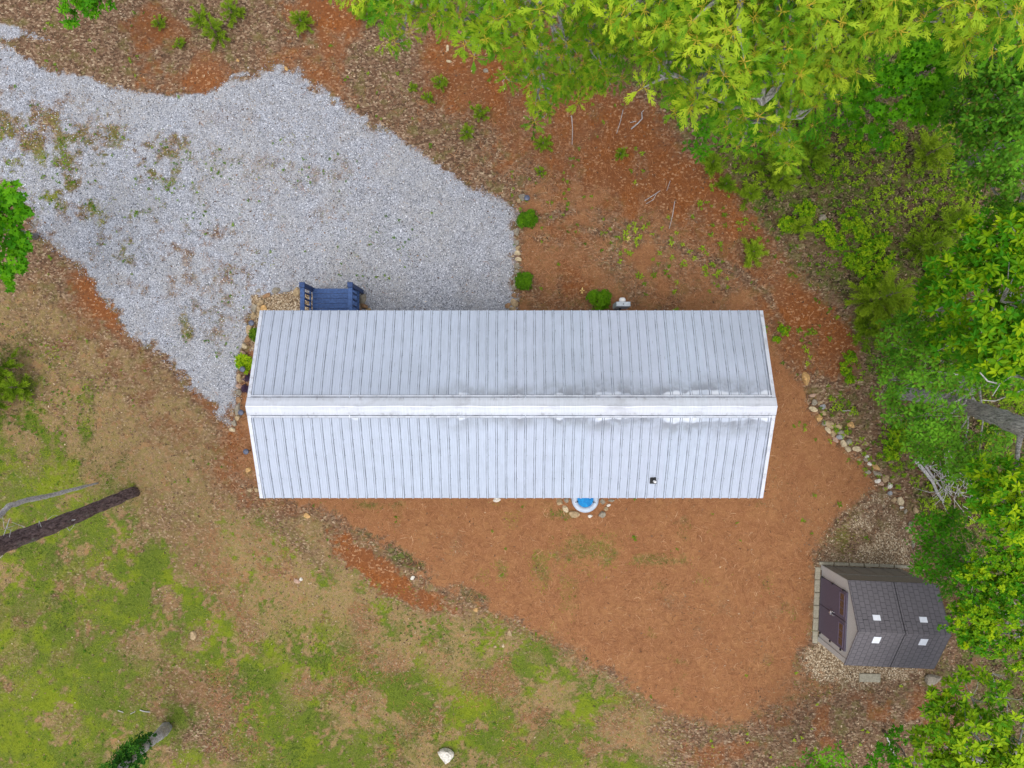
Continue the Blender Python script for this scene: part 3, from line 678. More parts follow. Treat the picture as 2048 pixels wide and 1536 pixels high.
for x in (0, DP):
    v = [(x, -HW, 0), (x, HW, 0), (x, HW, SE), (x, 0, SR - .03), (x, -HW, SE)]
    mb.add(v, [(0, 4, 3, 2, 1) if x == 0 else (0, 1, 2, 3, 4)], 0)
for s in (1, -1):
    y = s * HW
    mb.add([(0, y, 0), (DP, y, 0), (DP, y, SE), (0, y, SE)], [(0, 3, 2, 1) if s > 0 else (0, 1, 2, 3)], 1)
    a, b = sorted((y + s * .001, y + s * .022)); mb.box((.02, a, SE * .52), (DP - .02, b, SE * .55), 1)
    a, b = sorted((y - s * .12, y + s * .02)); mb.box((-.026, a, 0), (-.001, b, SE - .02), 0, .004)
    for xx in (.3, .75, 1.2, 1.65, 2.05):
        a, b = sorted((y + s * .001, y + s * .012)); mb.box((xx, a, .05), (xx + .03, b, SE * .5), 1)
mb.build('wall', [M['shwall'], M['shside']], SH)
# roof halves in two sections, a seam between
def shroof(x0, x1, s):
    mb = MB(); o = .045; e = HW + o; rise = (SR - SE); zE = SR - rise * e / HW; th = .035
    v = [(x0, 0, SR), (x1, 0, SR), (x1, s * e, zE), (x0, s * e, zE)]
    v2 = [(a, b, c - th) for a, b, c in v]
    mb.add(v + v2, [(0, 3, 2, 1) if s > 0 else (0, 1, 2, 3), (4, 5, 6, 7), (3, 7, 6, 2), (0, 4, 7, 3), (1, 2, 6, 5)])
    rf = mb.build('roof', M['shroof'], SH)
    f = lambda d, h: (s * d, SR - rise * d / HW + h)
    mb = MB(); (ya, za), (yb, zb) = f(.0, .022), f(.25 if s > 0 else .10, .014); (yc, zc) = f(.162 if s > 0 else .102, .001)
    (ym, zm) = f(.07 if s > 0 else .05, .020)
    for (p, q) in (((ya, za), (ym, zm)), ((ym, zm - .004), (yb, zb)), ((yb, zb), (yc, zc))):
        mb.add([(x0 + .004, p[0], p[1]), (x1 - .004, p[0], p[1]), (x1 - .004, q[0], q[1]), (x0 + .004, q[0], q[1])], [(0, 3, 2, 1) if s > 0 else (0, 1, 2, 3)])
    mb.build('ridge_strip', M['shdoor2'] if 0 else M['shroof'], rf)
    cx = x0 + .46 * (x1 - x0); d0, d1 = (.17, .37) if s > 0 else (.15, .35)
    mb = MB(); (ya, za), (yb, zb) = f(d0, .014), f(d1, .014)
    for (a, b, h, m_) in ((.095, 0, 0, 0),):
        v = [(cx - a, ya, za), (cx + a, ya, za), (cx + a, yb, zb), (cx - a, yb, zb)]; v2 = [(p, q, r - .03) for p, q, r in v]
        fs = [(0, 3, 2, 1), (0, 4, 7, 3), (3, 7, 6, 2), (2, 6, 5, 1), (1, 5, 4, 0)]
        mb.add(v + v2, fs if s > 0 else [q[::-1] for q in fs])
    mb.build('skylight', M['sky'], rf)
    return rf
mid_ = DP * .5 + .02
for s in (1, -1):
    shroof(-.05, mid_ - .012, s); shroof(mid_ + .012, DP + .05, s)
mb = MB()
for s in (1, -1): mb.add([(mid_ - .014, 0, SR - .012), (mid_ + .014, 0, SR - .012), (mid_ + .014, s * (HW + .04), SE - .033), (mid_ - .014, s * (HW + .04), SE - .033)], [(0, 3, 2, 1) if s > 0 else (0, 1, 2, 3)])
mb.build('roof_seam', M['black'], SH)
for s in (1, -1):     # double doors
    mb = MB(); a, b = sorted((s * .008, s * .775)); mb.box((-.045, a, .06), (-.002, b, 1.68), bev=.0)
    d = mb.build('door', M['shdoor'], SH)
    mb = MB(); a2, b2 = sorted((s * .10, s * .70)); mb.box((-.058, a2, 1.30), (-.046, b2, 1.33)); mb.box((-.054, a2, 1.33), (-.046, a2 + .02, 1.57)); mb.box((-.054, b2 - .02, 1.33), (-.046, b2, 1.57)); mb.box((-.058, a2, 1.57), (-.046, b2, 1.60))
    for q in (1, 2): yy = a2 + (b2 - a2) * q / 3; mb.box((-.054, yy - .01, 1.33), (-.046, yy + .01, 1.57))
    wd = mb.build('window', M['shdoor2'], d)
    mb = MB(); mb.box((-.050, a2 + .02, 1.33), (-.0455, b2 - .02, 1.57)); mb.build('pane', M['amber'], d)
    for z in (.2, .85, 1.5):
        mb = MB(); y = s * .79; mb.box((-.075, y - .03, z - .03), (-.046, y + .02, z + .03), bev=.008); mb.build('hinge', M['black'], d)
    mb = MB(); y = s * .045; mb.tube([(-.046, y, .93), (-.085, y, .93), (-.085, y, 1.02), (-.046, y, 1.02)], .010, 8); mb.build('handle', M['steel'], d)
mb = MB(); mb.box((-.052, -.004, .08), (-.0455, .004, 1.66)); mb.build('door_gap', M['black'], SH)
mb = MB(); mb.box((-.10, -.06, .86), (-.05, .05, .90), bev=.01); mb.tube([(-.08, -.02, .80), (-.08, -.02, .88)], .022, 8); mb.build('latch', M['steel'], SH)
# ================================================================== ROCKS
def stonemat(name, c, var=.35):
    t = NT(name); n = t.noise(16, 5, .7); n2_ = t.noise(4, 3, .6); c2 = t.mix(t.ss(n, .3, .7), tuple(v * (1 - var) for v in c), tuple(min(1, v * (1 + var)) for v in c))
    c2 = t.mix(t.ss(n2_, .55, .75, 0, .5), c2, (.20, .19, .14)); t.pbr(c2, .9, 0, .2, t.bump(n, .6, .02)); return t.mat
SM = {'tan': stonemat('tan_stone', (.42, .31, .18)), 'grey': stonemat('grey_stone', (.30, .265, .205)), 'brown': stonemat('brown_stone', (.33, .20, .11)), 'cream': stonemat('cream_stone', (.55, .45, .29)),
      'blue grey': stonemat('bluegrey_stone', (.33, .34, .355)), 'orange tan': stonemat('orange_stone', (.55, .34, .14)), 'white': stonemat('white_stone', (.72, .68, .60)), 'pinkish': stonemat('pink_stone', (.46, .31, .23))}
def rock(px, py, rx, ry, kind, label, group=None, rot=0, lift=.35, name='stone', hz=None):
    x, y, z = G(px, py); s = (CZ - z) / KX; rx *= s * 1.08; ry *= s * 1.08
    rs = np.random.default_rng(int(px * 7 + py * 13)); nu, nv = 16, 9; V = []; F = []
    cuts = [(rs.normal(size=3), rs.uniform(.60, .90)) for _ in range(11)]
    hz = hz or min(rx, ry) * .75
    for j in range(nv + 1):
        th = math.pi * j / nv
        for i in range(nu):
            ph = 2 * math.pi * i / nu; d = np.array([math.sin(th) * math.cos(ph), math.sin(th) * math.sin(ph), math.cos(th)]); r = 1.12
            for n_, k in cuts:
                n_ = n_ / np.linalg.norm(n_); q = d @ n_
                if q > .1: r = min(r, k / q)
            V.append(d * r * np.array([rx, ry, hz]))
    for j in range(nv):
        for i in range(nu): F.append((j * nu + i, (j + 1) * nu + i, (j + 1) * nu + (i + 1) % nu, j * nu + (i + 1) % nu))
    me = npmesh(name, np.array(V), np.array(F), False); o = link(name, me, None, [SM[kind]])
    o.location = (x, y, z + hz * lift); o.rotation_euler = (0, 0, -R(rot)); return tag(o, label, 'stone', group)
ORD = 'first second third fourth fifth sixth seventh eighth ninth tenth eleventh twelfth thirteenth fourteenth fifteenth sixteenth seventeenth eighteenth nineteenth twentieth twenty-first twenty-second twenty-third twenty-fourth twenty-fifth twenty-sixth twenty-seventh twenty-eighth twenty-ninth thirtieth thirty-first thirty-second thirty-third thirty-fourth thirty-fifth thirty-sixth thirty-seventh thirty-eighth thirty-ninth fortieth forty-first'.split()
def row(lst, tmpl_, group):
    for i, q in enumerate(lst):
        rot = q[5] if len(q) > 5 else 0; shape = 'long' if max(q[2:4]) > 1.5 * min(q[2:4]) else 'rounded'
        rock(q[0], q[1], q[2], q[3], q[4], tmpl_.format(c=q[4], s=shape, o=ORD[i]), group, rot)
row([(593, 583.5, 7, 9, 'tan', -20), (573, 580, 9, 4.5, 'blue grey', -10), (552, 582, 10, 6, 'grey', -5), (534, 591, 8, 5.5, 'brown', -20), (517, 581, 5.5, 3, 'grey', -20), (522.5, 605, 8, 6.5, 'tan', -40), (528, 617, 5.5, 6, 'orange tan'),
     (518, 618, 4.5, 5.5, 'tan'), (509, 617, 5.5, 8, 'grey', 20), (517, 629, 3, 5.5, 'tan'), (508, 631, 5.5, 7.5, 'tan', -15), (504, 642, 5, 4, 'brown'), (499, 658, 5.5, 11, 'tan', 5), (496, 679, 7, 9.5, 'brown', 20), (490, 693, 5, 6, 'cream', -30),
     (486, 706, 5, 5, 'pinkish'), (478, 757, 5.5, 9.5, 'tan'), (478, 772, 6, 5, 'pinkish'), (479, 785, 6.5, 7, 'grey'), (478, 799, 6.5, 6, 'brown'), (475, 818, 6, 12, 'grey', 10), (476, 835, 7, 7, 'tan'), (469, 845, 6, 6.5, 'grey')],
    '{c} {s} stone, {o} from the blue landing in the west rock edging', 'stones edging the bed at the house corner')
row([(724, 597, 7.5, 11, 'grey', 10), (718, 611, 3.5, 5.5, 'cream'), (728.5, 613, 8.5, 6, 'brown', 15), (719, 618, 4.5, 3.5, 'pinkish'), (738, 620, 6, 4, 'tan')],
    '{c} {s} stone, {o} from top in the pile east of the landing', 'stones east of the landing')
row([(1045, 395, 7, 8, 'grey'), (1038, 402, 4, 4, 'tan'), (1035, 445, 5, 5, 'grey'), (1033, 464, 6, 8, 'grey'), (1033, 486, 4.5, 6, 'grey'), (1036, 496, 5, 6, 'tan', 30), (1035, 507, 5.5, 5, 'cream'), (1037, 519.5, 7.5, 4.5, 'cream', 10), (1034, 531, 6, 5.5, 'grey'),
     (1033, 544, 6, 4.5, 'grey', -15), (1029, 560, 4, 7, 'grey'), (1028, 575, 4.5, 6.5, 'grey'), (1029, 592, 5.5, 5, 'brown'), (1028.5, 606, 7, 8.5, 'tan'), (1016, 612, 5.5, 5.5, 'brown'), (1026, 618, 7.5, 4.5, 'tan')],
    '{c} {s} stone, {o} from top between gravel and pine straw', 'stones between the gravel and the straw bed')
row([(1612, 757, 8, 12.5, 'orange tan', -10), (1625, 790.5, 7.5, 4, 'pinkish'), (1628, 805, 6, 5.5, 'grey'), (1640, 805, 5, 3.5, 'tan'), (1645, 813, 5.5, 5.5, 'blue grey'), (1626, 819, 8, 5, 'cream', 20), (1645, 826, 6.5, 4.5, 'tan', 20), (1637, 835.5, 8, 7.5, 'orange tan'), (1647, 846.5, 4.5, 5.5, 'grey'),
     (1661, 848.5, 9.5, 7, 'tan', 20), (1675, 854, 7.5, 5.5, 'tan', -20), (1655, 860, 8, 4.5, 'cream', 45), (1664.6, 867, 5.5, 7, 'tan', -20), (1679.6, 865, 7, 4.5, 'grey'), (1688, 869, 3.5, 4.5, 'tan'), (1678, 874, 8, 5, 'blue grey'), (1670, 880, 8, 4.5, 'pinkish', 30),
     (1685.5, 887, 7, 7, 'cream'), (1698, 882, 7.5, 6.5, 'grey'), (1695, 898, 8, 6, 'cream', 30), (1714, 898, 8.5, 5, 'cream', 10), (1718, 919, 4, 3.5, 'tan'), (1733, 913, 4, 3.5, 'white'), (1732, 919.5, 5, 4, 'grey'), (1738, 927, 5, 3.5, 'white', 20), (1751, 934, 9.5, 4.5, 'orange tan', 25),
     (1737, 944, 6.5, 4, 'grey'), (1755, 947, 9, 5, 'grey', 20), (1755, 962, 5.5, 4.5, 'white'), (1770, 958, 7.5, 7.5, 'tan', 30), (1779, 971, 5.5, 6.5, 'white'), (1761, 967.5, 5.5, 4.5, 'pinkish'), (1770, 976, 6.5, 4, 'pinkish'), (1779, 987, 5.5, 5, 'blue grey'), (1787, 999.5, 5.5, 5.5, 'tan'),
     (1799, 1000.5, 6.5, 9, 'cream', -20), (1802.6, 1015, 4.5, 2.8, 'white'), (1811, 1022, 3.5, 5, 'grey')],
    '{c} {s} stone, {o} from top in the curved line east', 'stones in the curved line below the woods')
row([(1830, 1020.6, 5.5, 6, 'tan'), (1821, 1049, 5.5, 6, 'grey'), (1815.5, 1059, 6, 6.5, 'cream'), (1829, 1063.7, 7, 5.5, 'brown'), (1823, 1074, 5.5, 5.5, 'tan'), (1826.5, 1088, 4, 8, 'grey')],
    '{c} {s} stone, {o} from top of the short line above the shed', 'stones north of the shed')
row([(1119.5, 1004, 8, 6.5, 'tan', 30), (1130, 1017, 8, 4.5, 'cream', 50), (1149.5, 1029, 12, 6, 'tan', 8), (1180, 1032, 4.5, 4, 'white'), (1204, 1028, 8, 6.5, 'grey', -30), (1213, 1017, 5, 4.5, 'tan'), (1217, 1010, 4, 3.2, 'white'), (1222, 1001, 7, 3.5, 'grey', 10), (1206, 1004, 5, 6, 'grey'), (1133, 1000, 6, 5, 'grey')],
    '{c} {s} stone, {o} anticlockwise from the west round the tub', 'stones round the tub')
for q in [(892, 1508, 15, 15, 'white', 'large pale angular rock alone in the lawn near the bottom edge', 0), (952, 1219, 4.5, 4.5, 'orange tan', 'small yellow stone at the edge where lawn meets pine straw', 0), (594, 1161, 6.5, 5, 'pinkish', 'pink stone in the lawn southwest of the bare orange soil', 20),
          (602, 1158, 4, 4, 'white', 'small white stone touching the pink stone in the lawn', 0), (1645, 437, 9, 8, 'grey', 'grey angular rock among low green plants below the woods', 20), (1702, 850, 7.5, 6.5, 'orange tan', 'orange brown rock lying uphill of the curved rock line', 0),
          (464, 859, 6.5, 5.5, 'cream', 'cream stone on bare soil where the gravel ends in a point', 0), (496.5, 939, 6, 5.5, 'orange tan', 'yellowish stone on red soil west of the house wall', 0), (500, 980, 6.5, 5, 'tan', 'tan stone on soil west of the southwest roof corner', 10),
          (514, 979, 5, 5, 'tan', 'smaller tan stone nearest the southwest roof corner', 0), (614, 1030, 7, 5, 'orange tan', 'ochre stone on dry grass below the south eave', 20), (992.7, 1000, 8, 4.5, 'white', 'pale flat stone half under the south eave', 0),
          (825, 1156, 5, 4, 'white', 'white stone beside the dark weeds on the orange bank', 0), (1020, 1266, 4, 5, 'tan', 'elongated tan stone on the lawn edge below the straw', -30), (990, 1293, 4, 3, 'tan', 'tan pebble, left one of two on the olive lawn', 0), (1006, 1291, 3, 3, 'cream', 'cream pebble, right one of two on the olive lawn', 0),
          (895, 97, 3, 6, 'cream', 'upright pale chip on red soil between oak boughs', 0), (898, 123, 6, 3, 'cream', 'flat pale chip on red soil just below the upright one', 20), (971, 141, 6, 4, 'grey', 'grey stone on red soil below the oak leaves', 0), (476, 121, 4, 3, 'orange tan', 'yellow stone above the upper gravel edge', 0),
          (573, 138, 5, 3.5, 'orange tan', 'orange stone touching the upper tip of the gravel', 30), (387, 1270, 6, 8, 'tan', 'sandy stone flush in the bare patch of the lawn', 0)]:
    rock(q[0], q[1], q[2], q[3], q[4], q[5], None, q[6], name='rock' if q[2] > 8 else 'stone')
# paving pieces by the shed
M['paver'] = simple('concrete_paver', (.36, .33, .25), .9, var=.2, scale=20, bump=.4)
def paver(px, py, hx, hy, rot, label, group=None, h=.05):
    x, y, z = G(px, py); mb = MB(); mb.box((-hx, -hy, -.04), (hx, hy, h), bev=.01); o = mb.build('paver', M['paver']); o.location = (x, y, z); o.rotation_euler = (0, 0, R(rot)); return tag(o, label, 'paver', group)
for i in range(6): paver(1634.6 - i * 1.0, 1146 + i * 25.5, .075, .175, -2.5, 'concrete edging paver, %s from the top along the shed front' % ORD[i], 'pavers along the shed front')
for i in range(6): paver(1652 + i * 30, 1126.6 + i * 1.2, .2, .045, -2.5, 'narrow concrete paver, %s from the west along the shed north side' % ORD[i], 'pavers along the shed side')
paver(1739, 1355, .30, .12, -1, 'rectangular pale paver on the gravel south of the shed', None, .04)
rock(1862, 1358, 17, 11, 'grey', 'large round grey rock by the southeast shed corner', None, 0, .3, 'rock', .12)
# ================================================================== SMALL FITTINGS
def solar(px, py, label, lean=(0, 0)):
    x, y, z = G(px, py); t_ = thing('path_light', label, 'path light', (x, y, z), 0, 'solar path lights round the house')
    mb = MB(); mb.tube([(0, 0, 0), (0, 0, .30)], .012, 8); mb.build('stake', M['black'], t_)
    mb = MB(); mb.tube([(0, 0, .28), (0, 0, .36)], .05, 12); mb.build('lens', M['glass'], t_, True)
    mb = MB(); mb.tube([(0, 0, .35), (0, 0, .385), (0, 0, .40)], [.085, .075, .03], 14); mb.build('cap', M['lightcap'], t_)
M['lightcap'] = simple('solar_light_cap', (.10, .115, .165), .35, .3, var=.2)
solar(511.5, 648, 'round blue-grey path light topping the green plant beside the rock edging'); solar(494, 739, 'blue-grey path light in the yellow-green fern at the west gable'); solar(491, 824, 'blue-grey path light level with the ridge at the west gable')
solar(501, 901, 'blue-grey path light on red soil west of the southern roof slope')
solar(1053.5, 402, 'dark path light at the top of the row of stones beside the gravel')
# electric meter pedestal
mx, my, mz = P(1247, 608, 1.45)
mt = thing('electric_meter', 'grey electric meter box on a post just north of the eave', 'meter', (mx, my, 0))
mb = MB(); mb.box((-.19, -.065, .75), (.19, .065, 1.45), bev=.012); mb.build('meter_box', M['meter'], mt)
mb = MB(); mb.tube([(0, .065, 1.25), (0, .15, 1.25), (0, .19, 1.25)], [.09, .09, .06], 16); mb.build('meter_dial', M['pvc'], mt, True)
mb = MB(); mb.box((-.05, -.05, -.1), (.05, .03, .75)); mb.tube([(-.02, -.10, 0), (-.02, -.10, .9), (-.02, -.055, 1.0)], .03, 8); mb.tube([(-.22, -.1, 0), (-.22, -.1, .5), (-.22, -.3, .55)], .035, 8); mb.build('post', M['black'], mt)
mb = MB(); mb.box((-.012, -.012, 1.4505), (.012, .012, 1.46)); mb.build('cap_screw', M['black'], mt)
# tub
ux, uy, uz = P(1171, 999, .22)
tb = thing('round_tub', 'pale round tub filled with bright blue, half under the south eave', 'tub', (ux, uy, 0))
t = NT('pale_tub_vinyl'); t.pbr(t.mix(t.ss(t.noise(6, 3, .6), .3, .7), (.42, .50, .62), (.56, .63, .73)), .45, 0, .3); M['tub'] = t.mat
t = NT('blue_cover'); t.pbr(t.mix(t.ss(t.noise(9, 3, .6), .35, .7), (.0, .19, .52), (.005, .30, .68)), .5, 0, .2, t.bump(t.noise(12, 2, .5), .3, .02)); M['blue'] = t.mat
n = 40; prof = [(.30, -.02), (.365, .0), (.385, .08), (.385, .16), (.36, .215), (.31, .235), (.26, .225), (.235, .20), (.225, .17)]
V = [(r * math.cos(2 * math.pi * k / n), r * math.sin(2 * math.pi * k / n), z) for r, z in prof for k in range(n)]
F = [(j * n + k, j * n + (k + 1) % n, (j + 1) * n + (k + 1) % n, (j + 1) * n + k) for j in range(len(prof) - 1) for k in range(n)]
link('rim', npmesh('rim', np.array(V), np.array(F), True), tb, [M['tub']])
V = [(0, 0, .185)] + [(r * math.cos(2 * math.pi * k / n), r * math.sin(2 * math.pi * k / n), .18 + .006 * math.sin(5 * k) * (r / .23)) for r in (.1, .17, .228) for k in range(n)]
F = [(0, 1 + k, 1 + (k + 1) % n) for k in range(n)]
mb = MB(); mb.add(V, F)
for j in range(2): mb.f += [(1 + j * n + k, 1 + (j + 1) * n + k, 1 + (j + 1) * n + (k + 1) % n, 1 + j * n + (k + 1) % n) for k in range(n)]; mb.m += [0] * n
mb.build('cover', M['blue'], tb, True)
for a in (195, -18):
    ca, sa = math.cos(R(a)), math.sin(R(a)); mb = MB(); mb.tube([(ca * .21, sa * .21, .20), (ca * .25, sa * .25, .232), (ca * .30, sa * .30, .24)], .008, 6); mb.tube([(ca * .24 - sa * .03, sa * .24 + ca * .03, .235), (ca * .24 + sa * .03, sa * .24 - ca * .03, .235)], .008, 6); mb.build('tie', M['black'], tb)
# ================================================================== LOOSE GROUND COVER (real small pieces)
def scatter(n, layer_w, box=None, seed=1):
    r = np.random.default_rng(seed); x0, x1, y0, y1 = box or (-15.6, 15.6, -11.8, 11.8)
    x = r.uniform(x0, x1, n); y = r.uniform(y0, y1, n)
    w = sample_w(x, y); p = np.clip(sum(k * w[i] for i, k in layer_w.items()), 0, 1)
    k = r.random(n) < p
    k &= ~((x > wx0) & (x < wx1) & (y > wy0) & (y < wy1)); x, y = x[k], y[k]
    return x, y, H(x, y), r
def flatdirs(n, r, tilt):
    a = r.uniform(0, 2 * np.pi, n); X = np.stack([np.cos(a), np.sin(a), r.normal(0, tilt, n)], 1)
    Z = np.stack([r.normal(0, tilt, n), r.normal(0, tilt, n), np.ones(n)], 1); return X, Z
pyr = (np.array([(-.5, -.4, 0), (.5, -.5, 0), (.55, .4, 0), (-.4, .5, 0), (.12, -.05, .55), (-.2, .2, .45)], float), np.array([(0, 1, 4), (1, 2, 4), (2, 5, 4), (2, 3, 5), (3, 0, 5), (0, 4, 5)]))
x, y, z, r = scatter(230000, {2: 1.0}, (-14.8, 1.0, -2.0, 10.2), 3)
n = len(x); X, Z = flatdirs(n, r, .3)
v, f, tt = inst(*pyr, np.stack([x, y, z + .001], 1), X, Z, r.uniform(.014, .030, n) * r.choice([.8, 1, 1.2], n), r.random(n))
M['chips'] = tintmat('gravel_chip', [(0, (.09, .095, .11)), (.2, (.235, .25, .285)), (.6, (.36, .38, .43)), (.85, (.49, .515, .58)), (1, (.90, .92, .97))])
tag(link('gravel', npmesh('gravel', v, f, False, {'tint': tt}), None, [M['chips']]), kind='stuff')
x, y, z, r = scatter(150000, {5: .9}, (-8, 12.5, -9, 3.5), 4)
n = len(x); X, Z = flatdirs(n, r, .3)
v, f, tt = inst(*pyr, np.stack([x, y, z], 1), X, Z, r.uniform(.016, .036, n), r.random(n))
M['peas'] = tintmat('tan_chip', [(0, (.10, .068, .042)), (.4, (.26, .18, .105)), (.75, (.41, .30, .185)), (1, (.80, .70, .52))])
tag(link('tan_gravel', npmesh('tan_gravel', v, f, False, {'tint': tt}), None, [M['peas']]), kind='stuff')
# dead leaves
chip = tmpl([(0, 0), (.3, .22), (.7, .2), (1, 0), (.7, -.22), (.3, -.2)], [(0, 5, 1), (1, 5, 4), (1, 4, 2), (2, 4, 3)], .4, .12)
x, y, z, r = scatter(150000, {0: .62, 7: .40, 6: .13, 4: .07, 2: .008, 1: .015, 3: .05, 5: .05}, None, 5)
n = len(x); X, Z = flatdirs(n, r, .35)
v, f, tt = inst(chip[0], chip[1], np.stack([x, y, z + .006], 1), X, Z, r.uniform(.03, .08, n), r.random(n) ** 1.35, None, r.uniform(.5, 1.2, n))
M['dead'] = tintmat('dead_leaf', [(0, (.075, .045, .03)), (.4, (.165, .10, .062)), (.75, (.28, .185, .12)), (.93, (.43, .31, .21)), (1, (.66, .52, .34))])
tag(link('leaf_litter', npmesh('leaf_litter', v, f, False, {'tint': tt}), None, [M['dead']]), kind='stuff')
# pine needles
ndl = (np.array([(0, -.5, 0), (0, .5, 0), (.5, -.5 , 0), (.5, .5, 0), (1, -.3, 0), (1, .3, 0)], float), np.array([(0, 2, 1), (1, 2, 3), (2, 4, 3), (3, 4, 5)]))
x, y, z, r = scatter(260000, {1: .80, 4: .10, 0: .03}, (-9, 13, -11, 8.5), 6)
n = len(x); X, Z = flatdirs(n, r, .10); Ln = r.uniform(.09, .22, n)
v, f, tt = inst(*ndl, np.stack([x, y, z + r.uniform(.004, .02, n)], 1), X, Z, Ln, np.clip(r.normal(.42, .17, n), 0, 1), None, .0075 / Ln)
v = v.reshape(n, 6, 3); Y = np.stack([-X[:, 1], X[:, 0]], 1); bend = (r.normal(0, .16, n) * Ln)[:, None]
v[:, 2:4, :2] += (bend * Y)[:, None]; v = v.reshape(-1, 3)
M['needle'] = tintmat('dry_pine_needle', [(0, (.15, .060, .028)), (.4, (.36, .16, .072)), (.75, (.54, .28, .135)), (1, (.78, .54, .33))])
tag(link('pine_straw', npmesh('pine_straw', v, f, False, {'tint': tt}), None, [M['needle']]), kind='stuff')
# grass blades
blade = (np.array([(0, -.5, 0), (0, .5, 0), (.55, .35, .10), (.55, -.35, .10), (1, 0, -.02)], float), np.array([(0, 3, 1), (1, 3, 2), (3, 4, 2)]))
x, y, z, r = scatter(420000, {3: .72, 6: .30, 7: .14, 0: .02}, None, 8)
n = len(x); w = sample_w(x, y); green = w[3] / (w[3] + .35 * w[6] + .4 * w[7] + .05 * w[0] + 1e-3)
X, Z = flatdirs(n, r, .2); X[:, 2] = r.uniform(.15, .9, n); Ln = r.uniform(.04, .10, n)
patch = fbm(x, y, 1.1, 3, 201)
T = np.where(r.random(n) < green * 1.0 + .06, .55 + .45 * np.clip((patch - .30) * 2.4 + r.normal(0, .16, n), 0, 1), r.uniform(0, .42, n))
v, f, tt = inst(*blade, np.stack([x, y, z], 1), X, Z, Ln, T, None, .012 / Ln)
M['grass'] = tintmat('grass_blade', [(0, (.16, .11, .055)), (.25, (.34, .25, .14)), (.43, (.52, .40, .25)), (.55, (.055, .10, .012)), (.75, (.15, .21, .02)), (1, (.30, .35, .02))])
tag(link('grass', npmesh('grass', v, f, False, {'tint': tt}), None, [M['grass']]), kind='stuff')
# ================================================================== FOLIAGE MATERIALS
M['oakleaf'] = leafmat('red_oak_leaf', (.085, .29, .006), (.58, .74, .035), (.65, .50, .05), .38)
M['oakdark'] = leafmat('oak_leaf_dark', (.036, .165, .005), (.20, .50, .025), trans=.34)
M['maple'] = leafmat('bright_leaf', (.05, .26, .004), (.20, .54, .008), trans=.4)
M['yellow'] = leafmat('yellow_green_leaf', (.05, .25, .003), (.50, .66, .006), trans=.34)
M['lime'] = leafmat('lime_leaf', (.08, .28, .006), (.44, .62, .012), trans=.34)
M['feather'] = leafmat('pine_sapling_needle', (.10, .22, .008), (.42, .58, .03), trans=.25, rough=.7)
M['weed'] = leafmat('weed_leaf', (.05, .15, .008), (.24, .38, .012), trans=.25)
M['evergreen'] = leafmat('round_shrub_leaf', (.04, .14, .004), (.15, .34, .006), trans=.3)
M['ivy'] = leafmat('vine_leaf', (.012, .09, .008), (.09, .26, .015), trans=.2)
M['bark'] = barkmat('dark_pine_bark', (.075, .052, .054), (.25, .18, .175)); M['greybark'] = barkmat('grey_oak_bark', (.24, .235, .225), (.56, .54, .52))
M['twig'] = simple('twig_bark', (.20, .16, .12), .9, var=.35); M['deadwood'] = simple('bleached_dead_wood', (.46, .445, .44), .9, var=.35, scale=20)
# weeds in the gravel and low undergrowth: uncountable
def weedfield(name, n, wts, box, seed, size, kind, mat, fresh, thr, sc_=.5, per=5, hgt=.05, kk=1.0):
    x, y, z, r = scatter(n, wts, box, seed); k = fbm(x, y, sc_, 3, seed + 300) > thr; x, y, z = x[k], y[k], z[k]; n = len(x)
    C = np.stack([x, y, z + r.uniform(.01, hgt, n)], 1); A = np.stack([r.normal(0, .25, n), r.normal(0, .25, n), np.ones(n)], 1)
    T = np.clip(fresh + (fbm(x, y, .8, 2, seed + 5) - .5) * 1.2, 0, 1)
    v, f, t_ = whorls(C, A, size, per, kind, T, .25); tag(link(name, npmesh(name, v, f, False, {'tint': t_}), None, [mat]), kind='stuff')
weedfield('weeds', 30000, {3: .55}, (-15, .5, -1.5, 9), 61, .045, 'small', M['weed'], .45, .40)
weedfield('weeds', 30000, {7: .30, 0: .03}, (0, 15.5, -4.5, 12), 62, .065, 'small', M['weed'], .45, .47, .9, 5, .10)
weedfield('undergrowth', 34000, {7: .26}, (3, 15.5, -4, 10), 63, .09, 'oval', M['feather'], .45, .47, 1.2, 7, .10)
weedfield('weeds', 9000, {6: .10, 3: .10, 1: .004}, (-15, 5, -12, -2), 64, .05, 'small', M['weed'], .4, .5)
weedfield('weeds', 9000, {0: .10, 4: .06}, (-15, 3, 3, 12), 65, .06, 'small', M['weed'], .55, .57, .6, 5, .06)
weedfield('weeds', 9000, {7: .12}, (3, 15, -12, -7.5), 66, .06, 'small', M['lime'], .7, .60, .5, 5, .10)
# ================================================================== PLANTS
def mound(px, py, rpx, name, label, cat='shrub', group=None, kind='small', mat='lime', size=.05, per=6, fresh=.6, flat=.6, h=None, dens=6.5, under=.4, ry=None):
    x, y, z = G(px, py); r = rpx * (CZ - z) / KX; h = h or r * .5
    lobes = [(x, y, z + h, r * .8)]
    rs = np.random.default_rng(int(px + py * 3))
    for k in range(5):
        a = rs.uniform(0, 6.28); d = rs.uniform(.35, .75) * r; lobes.append((x + d * math.cos(a), y + d * math.sin(a) * (ry or 1), z + h * rs.uniform(.7, 1.0), r * rs.uniform(.35, .5)))
    o = thing(name, label, cat, (0, 0, 0), 0, group)
    crown, _ = crown_mesh('foliage', [(a - x, b - y, c - z, d) for a, b, c, d in lobes], size, per, kind, dens, M[mat], o, fresh, flat, .3, under)
    o.location = (x, y, z); mb = MB()
    for k in range(4):
        a = rs.uniform(0, 6.28); mb.tube([(0, 0, -.05), (r * .3 * math.cos(a), r * .3 * math.sin(a), h)], [.012, .006], 5)
    mb.build('stem', M['twig'], o); return o
